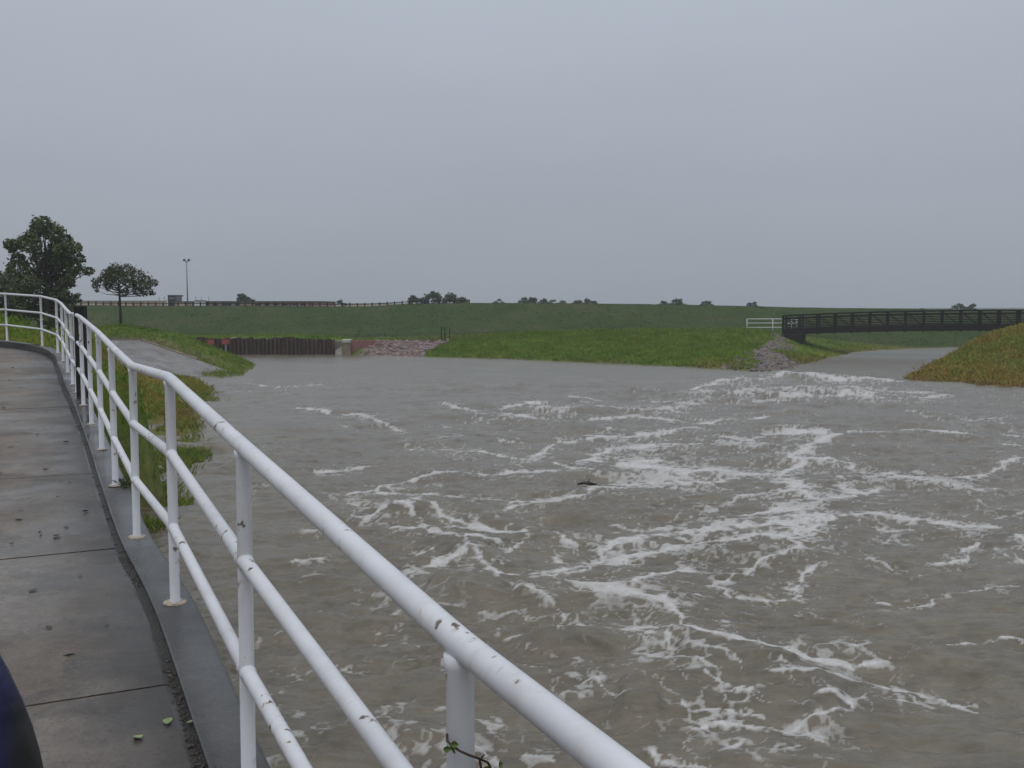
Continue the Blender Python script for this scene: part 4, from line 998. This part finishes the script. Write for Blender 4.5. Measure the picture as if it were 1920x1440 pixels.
# timber fence on the crest
us = list(np.arange(152, 884, 14.0)); o0 = at(us[0], 574, 115); 
fence = tag(empty('rail_fence', tuple(o0)), 'low dark timber post and rail fence along the embankment crest', 'fence')
prev = None; pm = None
tops = []
for u in us:
    x = at(u, 574, 115.4)[0]; zc = float(levee(np.array([x]), np.array([115.4]))[0])
    bm = bmesh.new(); add_box(bm, -.065, .065, -.065, .065, -.2, 0.50 + random.uniform(-.03, .03), 0.0)
    p = link('post', bm_mesh(bm, 'post'), M['dark_wood'], fence, (x - o0[0], 115.4 - o0[1], zc - o0[2])); tops.append((x, zc))
for (xa, za), (xb, zb) in zip(tops[:-1], tops[1:]):
    beam_obj('rail', (xa - o0[0], 115.33 - o0[1], za + .34 - o0[2]), (xb - o0[0], 115.33 - o0[1], zb + .34 - o0[2]), .05, .09, M['dark_wood'], fence)

# buildings and lamp beyond the crest
def bld(name, parts, label, cat, d):
    o = None
    for i, (nm, u0, u1, v0, v1, dd_, dep, m) in enumerate(parts):
        if o is None:
            a = at(u0, v1, d); org = (a[0], d, a[2]); o = tag(empty(name, org), label, cat)
        q = px_box(nm, u0, u1, v0, v1, d + dd_, dep, M[m], o, org, 0.0, 1.6 if nm == 'wall' else 0)
    return o
bld('long_building', [('wall', 376, 600, 566.2, 577, 0, 14, 'pink_wall'), ('roof', 374, 602, 564.6, 566.2, -.3, 14.6, 'roof')] + [('window', u, u + 9, 568.4, 572.5, -.05, .1, 'window') for u in (383, 399, 417, 424.5, 440, 478, 496, 513, 530, 547, 563)] + [('door', 577, 584, 566.8, 577, -.06, .1, 'red')], 'long low salmon brick building with dark windows behind the crest fence', 'building', 160)
bld('brick_store', [('wall', 328, 364, 566.0, 577, 0, 9, 'pink_wall'), ('roof', 327, 364.6, 564.8, 566, -.2, 9.4, 'roof'), ('garage_door', 331, 346, 567, 577, -.05, .1, 'tan_wall')], 'short brick store left of the white upright panel', 'building', 158)
bld('white_shed', [('wall', 365, 374, 564, 578, 0, 3, 'white'), ('roof', 364.5, 374.5, 562.8, 564, -.2, 3.4, 'galv')], 'narrow white shed between the two salmon brick buildings', 'shed', 150)
bld('dark_cabin', [('wall', 315, 330, 555.5, 575, 0, 3, 'window'), ('roof', 314.2, 330.8, 553, 555.5, -.3, 3.6, 'roof'), ('window', 317, 328, 557, 561, -.06, .1, 'galv')], 'dark boxy cabin standing above the left end of the brick store', 'building', 170)
bld('garden_wall', [('wall', 140, 312, 564.3, 577, 0, .4, 'tan_wall')] + [('coping', 140, 312, 563.6, 564.3, -.1, .6, 'concrete_pale')] + [('panel', u, u + 20, 566, 576, -.06, .1, 'pink_wall') for u in (196, 250, 280)], 'long low tan wall behind the young umbrella shaped tree', 'wall', 165)
bld('pale_wall', [('wall', 602, 882, 569.3, 580, 0, .4, 'tan_wall'), ('coping', 602, 882, 568.8, 569.3, -.1, .6, 'concrete_pale')], 'low pale wall behind the right half of the crest fence', 'wall', 240)
# floodlight mast
d = 150; b = at(352, 576, d); tp_ = at(351.5, 487, d); b[2] = 2.0
mast = tag(empty('floodlight_mast', tuple(b)), 'tall thin mast with two lamps on a crossarm against the sky', 'lamp post')
H = tp_[2] - b[2]
tube_obj('pole', [(0, 0, 0), (0, 0, H - .2)], [0.14, 0.07], M['galv'], mast, 8)
bm = bmesh.new(); beam(bm, (-.36, 0, H - .3), (.36, 0, H - .3), .07, .07); link('crossarm', bm_mesh(bm, 'crossarm'), M['galv'], mast)
for s in (-1, 1):
    bm = bmesh.new(); bmesh.ops.create_cone(bm, cap_ends=True, segments=10, radius1=.25, radius2=.12, depth=.34)
    for v in bm.verts: v.co = Vector((v.co.x + s * .34, v.co.y, v.co.z + H - .03))
    link('lamp_head', bm_mesh(bm, 'lamp_head'), M['window'], mast)
for u, v0, lab in ((299, 556, 'thin pole left of the dark cabin'), (308.5, 556, 'thin pole touching the left side of the dark cabin'), (367.5, 555, 'thin pole standing right above the white shed'), (378, 556, 'thin pole just right of the white shed'), (391.5, 556, 'thin pole rising above the left end of the long building')):
    d = 172; a, b = at(u, 575, d), at(u, v0, d); bm = bmesh.new(); add_tube(bm, [(0, 0, -1.5), (0, 0, b[2] - a[2])], .04, 6)
    tag(link('thin_pole', bm_mesh(bm, 'thin_pole'), M['galv'], None, tuple(a)), lab, 'pole', 'thin poles beyond the crest')

# ------------------------------------------------------------------ grass blades
def grass(name, n, region, hgt, wid, seed, mask=None, blades=4, spread=0.05, zmin=0.03, explicit=None):
    rs = np.random.RandomState(seed)
    if explicit is not None: x, y, z = explicit
    else:
        x0, x1, y0, y1 = region
        x = rs.uniform(x0, x1, n); y = rs.uniform(y0, y1, n); z = gz(x, y)
        ok = z > zmin
        dq, off, zp, sq = nearest_on_path(x, y); ok &= ~((off > -0.1) & (off < 3.45) & (dq < 3.6))
        if mask is not None: ok &= mask(x, y, z)
        ok &= rs.uniform(0, 1, n) < (0.35 + 0.9 * fbm(x * .8, y * .8, 3, seed))
        x, y, z = x[ok], y[ok], z[ok]
    x = np.repeat(x, blades) + rs.normal(0, spread, len(x) * blades); y = np.repeat(y, blades) + rs.normal(0, spread, len(y) * blades); z = np.repeat(z, blades) - 0.03
    m = len(x); h = hgt * rs.uniform(.45, 1.25, m); a = rs.uniform(0, 6.283, m); le = h * rs.uniform(0.2, .9, m); la = rs.uniform(0, 6.283, m)
    w = wid * rs.uniform(.6, 1.2, m); dx, dy = np.cos(a) * w / 2, np.sin(a) * w / 2; lx, ly = np.cos(la) * le, np.sin(la) * le
    V = np.stack([np.stack([x - dx, y - dy, z], -1), np.stack([x + dx, y + dy, z], -1), np.stack([x + dx * .6 + lx * .4, y + dy * .6 + ly * .4, z + h * .65], -1), np.stack([x + lx, y + ly, z + h], -1)], 1).reshape(-1, 3)
    F = np.arange(m * 4).reshape(m, 4)[:, [0, 1, 2, 3]]
    me = mesh_np(name, V, F); q = ground_attrs(V[:, 0], V[:, 1], np.maximum(V[:, 2], .3) * 0 + np.repeat(z, 4))
    attr(me, 'dry', q[0]); attr(me, 'dull', q[1]); attr(me, 'soil', q[2] * 0.4); attr(me, 'gravel', q[2] * 0.0)
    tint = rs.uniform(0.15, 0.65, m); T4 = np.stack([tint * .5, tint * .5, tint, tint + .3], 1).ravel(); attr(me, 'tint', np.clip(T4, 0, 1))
    return tag(link(name, me, M['blade']), kind='stuff')
SLP = [(p[0], p[1]) for p in (SLAB[0], SLAB[1], SLAB[2], SLAB[3], slab_tl)]
sx = np.array([p[0] for p in SLP]); sy = np.array([p[1] for p in SLP])
def off_slab(x, y, z):
    # inside the apron's outline (convex polygon)
    ins = np.ones(x.shape, bool)
    for i in range(5):
        j = (i + 1) % 5; c = (sx[j] - sx[i]) * (y - sy[i]) - (sy[j] - sy[i]) * (x - sx[i]); ins &= c > -0.25
    return ~ins
tipm = lambda x, y, z: ((x - 17.2) / 3.0) ** 2 + ((y - 72) / 9.0) ** 2 > 1 + 0 * x
grass('grass', 42000, (-24, -7.5, 19, 60), 0.15, 0.022, 101, off_slab, 4, 0.06)
grass('grass', 22000, (-40, -12, 58, 82), 0.18, 0.035, 102, off_slab, 4, 0.08)
grass('grass', 60000, (-8, 22, 62, 93), 0.20, 0.040, 103, lambda x, y, z: (gravel(x, y) < .2) & (gravel(x, y, PINK) < .2), 3, 0.08)
grass('grass', 60000, (20, 48, 44, 76), 0.20, 0.030, 104, None, 4, 0.08)
grass('grass', 60000, (-70, 60, 93, 119), 0.11, 0.06, 105, None, 3, 0.14)
grass('grass', 16000, (-34, -8, 82.4, 93), 0.15, 0.045, 107, lambda x, y, z: gravel(x, y, PINK) < .2, 3, 0.1)
grass('grass', 14000, (21, 62, 76, 93), 0.15, 0.045, 108, None, 3, 0.1)
grass('grass', 2600, (20, 48, 44, 76), 0.28, 0.04, 111, None, 12, 0.2)
grass('grass', 1800, (-8, 22, 64, 93), 0.30, 0.045, 112, lambda x, y, z: (gravel(x, y) < .2) & (gravel(x, y, PINK) < .2), 10, 0.16)
grass('grass', 900, (-24, -7.5, 19, 60), 0.24, 0.02, 113, off_slab, 12, 0.12)
# rank tufts half drowned at the water's edge
rs_ = np.random.RandomState(9)
def tuft_pts(cs):
    X, Y, Zz = [], [], []
    for u, v, ru, rv, n in cs:
        uu = rs_.normal(u, ru, n); vv = rs_.normal(v, rv, n)
        for a, b_ in zip(uu, vv):
            p = on_water(a, max(b_, 690)); X.append(p[0]); Y.append(p[1]); Zz.append(max(-0.12, gz1(p[0], p[1])))
    return np.array(X), np.array(Y), np.array(Zz)
grass('grass_tuft', 0, None, 0.26, 0.013, 106, blades=9, spread=0.10, explicit=tuft_pts([(345, 855, 14, 12, 230), (315, 862, 20, 14, 260), (365, 845, 14, 7, 80), (300, 925, 16, 8, 120), (325, 945, 14, 4, 30), (372, 742, 14, 8, 160), (350, 790, 14, 14, 160), (290, 985, 8, 6, 30), (415, 705, 6, 2, 20), (385, 700, 6, 3, 40)]))

# ------------------------------------------------------------------ on the walkway: leaves, twigs, weeds, vine
def leaf_mesh(L, Wd, curl, name='fallen_leaf'):
    V = []; F = []
    prof = [(0, .05), (.2, .75), (.45, 1.0), (.75, .6), (1, .03)]
    for t_, w in prof:
        for s in (-1, 0, 1): V.append(((t_ - .5) * L, s * w * Wd / 2, 0.004 + curl * (abs(s) * w * .3 + (t_ - .5) ** 2 * .6) * Wd))
    for i in range(4):
        for j in range(2): a = i * 3 + j; F.append((a, a + 1, a + 4, a + 3))
    me = bpy.data.meshes.new(name); me.from_pydata(V, [], F); me.update(); return me
dark_leaves = [leaf_mesh(random.uniform(.05, .09), random.uniform(.02, .045), random.uniform(.2, 1.2)) for _ in range(5)]
for me in dark_leaves: me.materials.append(M['leaf_dark'])
green_leaf = leaf_mesh(.045, .036, .6); green_leaf.materials.append(M['leaf_green'])
def on_walk_px(u, v):
    lo, hi = None, None
    for d in np.linspace(1.2, 24, 1500):
        p = at(u, v, d); b, off, zp, s = nearest_on_path(np.array([p[0]]), np.array([p[1]]))
        if p[2] <= zp[0] - curb_h(p[1]): return (p[0], p[1], zp[0] - curb_h(p[1]) - 0.004)
    return None
lpx = [(108, 932), (38, 958), (35, 976), (107, 1006), (124, 990), (124, 830), (44, 898), (92, 1180), (18, 713), (38, 727), (48, 746), (30, 660), (52, 663), (60, 660), (36, 672), (50, 673), (12, 668), (24, 690), (68, 760), (6, 765), (100, 800), (70, 815), (20, 838), (85, 880), (130, 905), (22, 1020), (150, 1080), (60, 1110), (200, 1175), (130, 1230), (90, 700), (75, 690), (110, 740), (2, 888), (160, 960), (75, 1000)]
for i, (u, v) in enumerate(lpx):
    p = on_walk_px(u, v)
    if p is None: continue
    o = link('fallen_leaf', random.choice(dark_leaves), None, None, p); o.rotation_euler = (random.uniform(-.2, .2), random.uniform(-.2, .2), random.uniform(0, 6.3)); k = random.uniform(.35, 1.1); o.scale = (k, k * random.uniform(.6, 1.3), k)
    o.location.z += .003
    tag(o, 'dark sodden fallen leaf lying on the wet concrete walkway', 'leaf', 'dark fallen leaves on the walkway')
for (u, v), lab in (((315, 1357), 'yellowish green leaf on the walkway, middle of three near the curb'), ((361, 1356), 'pale green leaf lying against the dark curb edge near the corner'), ((258, 1388), 'dull green leaf on the walkway farthest from the curb of the three pale ones')):
    p = on_walk_px(u, v); o = link('fallen_leaf', green_leaf, None, None, p); o.rotation_euler = (.1, .1, random.uniform(0, 6)); o.location.z += .003; tag(o, lab, 'leaf')
# muck washed against the curb
bm = bmesh.new()
for _ in range(1500):
    s = random.uniform(1.5, sacc[-1] - 2); s = s if random.random() < .4 else random.uniform(1.5, 9)
    if fbm(np.array([s * .8]), np.array([0.0]), 3, 77)[0] < .44: continue
    o_ = 0.102 + abs(random.gauss(0, .022)); p, dr = path_at(s, o_); r = random.uniform(.002, .0065) if random.random() < .8 else random.uniform(.006, .013)
    res = bmesh.ops.create_icosphere(bm, subdivisions=1, radius=r); a = random.uniform(0, 3.1)
    Mx = Matrix.Translation((p[0], p[1], p[2] - curb_h(p[1]) - .008)) @ Matrix.Rotation(a, 4, 'Z') @ Matrix.Diagonal((random.uniform(1, 3.2), 1, .6, 1))
    for v in res['verts']: v.co = Mx @ v.co
tag(link('leaf_litter', bm_mesh(bm, 'leaf_litter'), M['leaf_dark']), kind='stuff')
# weed at the foot of the fourth visible post
def weed(p, label, n=14, h=.14):
    o = tag(empty('weed', p), label, 'plant'); bm = bmesh.new()
    for i in range(n):
        a = random.uniform(0, 6.3); L = h * random.uniform(.5, 1.2); dr = Vector((math.cos(a), math.sin(a), random.uniform(.2, 1.1))).normalized(); sd = Vector((-dr.y, dr.x, 0)).normalized() * .004
        b0 = Vector((random.gauss(0, .03), random.gauss(0, .03), 0)); m1 = b0 + dr * L * .6; e_ = b0 + dr * L + Vector((0, 0, -.02))
        v = [bm.verts.new(q) for q in (b0 - sd * .5, b0 + sd * .5, m1 + sd, e_, m1 - sd)]; bm.faces.new(v)
    link('blades', bm_mesh(bm, 'blades'), M['weed'], o); return o
pj = path[np.argmin(np.abs(path[:, 1] - 7.6))]
weed((pj[0] + .07, pj[1] + .02, pj[2]), 'small weed growing at a railing post base on the wet curb', 26, .10)
# vine climbing the nearest post
pn = path[np.argmin(np.abs(path[:, 1] - 1.6))]
vine = tag(empty('vine', (pn[0], pn[1], pn[2])), 'thin green leaved vine creeping round the nearest railing post at the bottom', 'vine')
def lv(u, v, d): return Vector(at(u, v, d)) - Vector(pn)
stem = [lv(838, 1376, 1.58), lv(839, 1390, 1.57), lv(848, 1398, 1.56), lv(862, 1408, 1.555), (lv(880, 1416, 1.555)), lv(900, 1423, 1.57), lv(915, 1430, 1.59), lv(922, 1445, 1.60), lv(930, 1480, 1.62), lv(935, 1600, 1.66)]
stem = [tuple(p) for p in stem]
tube_obj('stem', stem, .0022, M['vine_stem'], vine, 6)
tube_obj('stem', [tuple(lv(899, 1423, 1.57)), tuple(lv(902, 1440, 1.58)), tuple(lv(900, 1500, 1.6))], .0022, M['vine_stem'], vine, 6)
tube_obj('stem', [tuple(lv(901, 1424, 1.57)), tuple(lv(908, 1414, 1.57))], .0014, M['vine_stem'], vine, 6)
vl = leaf_mesh(.020, .016, .7, 'leaf'); vl.materials.append(M['vine_leaf'])
for u, v, k, rr in ((850, 1396, .75, (1.2, .2, .5)), (843, 1409, .95, (1.3, -.3, 2.2)), (852, 1403, .6, (1.1, .5, 4)), (933, 1436, .95, (1.2, .2, 1.2)), (912, 1447, .8, (1.0, .3, 3.4)), (838, 1404, .7, (1.35, .1, .2))):
    o = link('leaf', vl, None, vine, tuple(lv(u, v, 1.555))); o.rotation_euler = rr; o.scale = (k, k, k)
# floating snag
c = on_water(1100, 912); bm = bmesh.new(); DW = .42
add_tube(bm, [(-.5 * DW, 0, .03), (-.15 * DW, .02, .06), (.2 * DW, -.02, .05), (.55 * DW, .03, .02)], [.02, .035, .04, .015], 6); add_tube(bm, [(.05 * DW, 0, .06), (.16 * DW, .05, .13)], [.03, .012], 5)
tag(link('driftwood', bm_mesh(bm, 'driftwood', True), M['leaf_dark'], None, (c[0], c[1], 0.02)), 'small dark piece of driftwood floating among the foam', 'driftwood')

# ------------------------------------------------------------------ person at the picture's lower left corner, nearly all out of the frame
def skin_obj(name, verts, edges, radii, m, parent, root=0, sub=2):
    me = bpy.data.meshes.new(name); me.from_pydata(verts, edges, []); me.update()
    o = link(name, me, m, parent); md = o.modifiers.new('skin', 'SKIN'); md.use_smooth_shade = True; md.branch_smoothing = .6
    for i, r in enumerate(radii):
        sv = me.skin_vertices[0].data[i]; sv.radius = r if hasattr(r, '__len__') else (r, r); sv.use_root = (i == root)
    ss = o.modifiers.new('subdiv', 'SUBSURF'); ss.levels = sub; ss.render_levels = sub
    return o
M['skin'] = simple('skin', (0.45, 0.27, 0.20), .08, 8, .5)
M['hair'] = simple('dark_hair', (.03, .02, .015), .3, 40, .5)
M['denim'] = simple('dark_trousers', (.03, .035, .05), .3, 20, .8)
M['boot'] = simple('dark_boots', (.02, .02, .02), .3, 10, .6)
tj = NT('rain_jacket'); sx_ = tj.n('ShaderNodeSeparateXYZ'); tj.put(sx_.inputs[0], tj.coord)
jn = tj.noise(9, 4); edge = tj.math('ADD', tj.math('ADD', sx_.outputs[0], tj.math('MULTIPLY', sx_.outputs[2], .2)), tj.math('MULTIPLY', tj.math('SUBTRACT', jn, .5), .012))
blk = tj.ramp(edge, [(0.572, 0.0), (0.580, 1.0)])
tj.bump(tj.noise(4.5, 3, .5, (1, 1, 1.6), .5), .5, .04)
M['jacket'] = tj.done(tj.mix(blk, (0.004, 0.005, 0.055), (0.005, 0.005, 0.006)), .5, .4)
pz = on_walk_px(30, 1430)
px_, py_ = -0.808, 0.97
_, _, zz_, _ = nearest_on_path(np.array([px_]), np.array([py_])); pz = float(zz_[0]) - curb_h(1.0) - 0.05
per = tag(empty('person', (px_, py_, pz)), 'person in a black and blue rain jacket cut off at the lower left corner', 'person')
S_ = 1.0
bv = [(0, 0, .94), (0, 0, 1.12), (0, 0, 1.30), (0, 0, 1.44), (0, -.01, 1.54), (0, .015, 1.63), (0, .01, 1.74),
      (.20, 0, 1.415), (.272, -.02, 1.15), (.285, .09, .90), (-.20, 0, 1.415), (-.27, -.02, 1.15), (-.28, .09, .90),
      (.10, 0, .88), (.105, .02, .50), (.11, -.01, .09), (.12, .12, .04), (-.10, 0, .88), (-.105, .02, .50), (-.11, -.01, .09), (-.12, .12, .04)]
be = [(0, 1), (1, 2), (2, 3), (3, 4), (4, 5), (5, 6), (3, 7), (7, 8), (8, 9), (3, 10), (10, 11), (11, 12), (0, 13), (13, 14), (14, 15), (15, 16), (0, 17), (17, 18), (18, 19), (19, 20)]
br = [(.15, .10), (.14, .09), (.15, .10), (.10, .08), (.055, .055), (.075, .095), (.06, .07), .055, .042, .03, .055, .042, .03, .085, .058, .042, .035, .085, .058, .042, .035]
# hands: palm and five fingers each, grown from the wrist
for s, w in ((1, 9), (-1, 12)):
    k = len(bv); wx_, wy_, wz_ = bv[w]
    bv.append((wx_ + .002 * s, wy_ + .03, wz_ - .07)); be.append((w, k)); br.append((.020, .036))
    for f, (oy, ln) in enumerate(((.032, .062), (.011, .075), (-.010, .070), (-.030, .055))):
        b0 = len(bv); bv += [(wx_ + .002 * s, wy_ + .035 + oy, wz_ - .11), (wx_ - .006 * s, wy_ + .04 + oy * 1.1, wz_ - .11 - ln * .55), (wx_ - .022 * s, wy_ + .04 + oy * 1.1, wz_ - .11 - ln)]
        be += [(k, b0), (b0, b0 + 1), (b0 + 1, b0 + 2)]; br += [.010, .0085, .0072]
    b0 = len(bv); bv += [(wx_ - .012 * s, wy_ + .065, wz_ - .06), (wx_ - .022 * s, wy_ + .085, wz_ - .10)]; be += [(k, b0), (b0, b0 + 1)]; br += [.012, .009]
link_body = skin_obj('body', bv, be, br, M['skin'], per)
jv = [(0, 0, .86), (0, 0, 1.0), (0, 0, 1.15), (0, 0, 1.30), (0, 0, 1.43), (0, -.01, 1.50), (.19, 0, 1.425), (.262, -.02, 1.30), (.29, -.02, 1.15), (.295, .06, .95), (-.19, 0, 1.425), (-.255, -.02, 1.30), (-.28, -.02, 1.15), (-.29, .06, .95)]
je = [(0, 1), (1, 2), (2, 3), (3, 4), (4, 5), (4, 6), (6, 7), (7, 8), (8, 9), (4, 10), (10, 11), (11, 12), (12, 13)]
jr = [(.21, .15), (.19, .14), (.185, .135), (.19, .14), (.15, .11), (.075, .08), (.078, .085), (.066, .075), (.058, .062), (.046, .046), (.078, .085), (.066, .075), (.058, .062), (.046, .046)]
skin_obj('jacket', jv, je, jr, M['jacket'], per)
tv = [(0, 0, .95), (.10, 0, .86), (.105, .02, .50), (.11, -.01, .10), (-.10, 0, .86), (-.105, .02, .50), (-.11, -.01, .10)]
skin_obj('trousers', tv, [(0, 1), (1, 2), (2, 3), (0, 4), (4, 5), (5, 6)], [(.17, .12), .10, .075, .06, .10, .075, .06], M['denim'], per)
for s in (-1, 1): skin_obj('boot', [(.11 * s, -.04, .06), (.115 * s, .06, .05), (.12 * s, .16, .04)], [(0, 1), (1, 2)], [(.055, .06), (.05, .05), (.045, .035)], M['boot'], per)
bm = bmesh.new(); bmesh.ops.create_uvsphere(bm, u_segments=20, v_segments=14, radius=.098)
bmesh.ops.delete(bm, geom=[v for v in bm.verts if v.co.z < -.02 and v.co.y > -.03 or v.co.y > .075], context='VERTS')
for v in bm.verts: v.co = Vector((v.co.x * .95, v.co.y * 1.12 - .005, v.co.z * 1.15 + 1.70))
link('hair', bm_mesh(bm, 'hair', True), M['hair'], per)
for nm, loc, sc, m in (('nose', (0, .112, 1.655), (.014, .022, .024), 'skin'), ('mouth', (0, .098, 1.615), (.026, .010, .007), 'red'), ('eye', (.032, .098, 1.685), (.013, .010, .009), 'window'), ('eye', (-.032, .098, 1.685), (.013, .010, .009), 'window'), ('ear', (.082, .01, 1.66), (.010, .02, .032), 'skin'), ('ear', (-.082, .01, 1.66), (.010, .02, .032), 'skin')):
    bm = bmesh.new(); bmesh.ops.create_uvsphere(bm, u_segments=10, v_segments=8, radius=1)
    for v in bm.verts: v.co = Vector((v.co.x * sc[0] + loc[0], v.co.y * sc[1] + loc[1], v.co.z * sc[2] + loc[2]))
    link(nm, bm_mesh(bm, nm, True), M[m], per)

# ------------------------------------------------------------------ rain haze
bm = bmesh.new(); add_box(bm, -460, 460, -130, 700, -4.5, 14.5)
hz = bpy.data.materials.new('rain_haze'); hz.use_nodes = True; hn = hz.node_tree; hn.nodes.clear()
ho = hn.nodes.new('ShaderNodeOutputMaterial'); hv = hn.nodes.new('ShaderNodeVolumePrincipled'); hn.links.new(hv.outputs[0], ho.inputs['Volume'])
hv.inputs['Color'].default_value = (0.90, 0.93, 1.0, 1); hv.inputs['Density'].default_value = 0.0006; hv.inputs['Anisotropy'].default_value = 0.2
haze = tag(link('haze', bm_mesh(bm, 'haze'), hz), kind='stuff'); haze.display_type = 'WIRE'
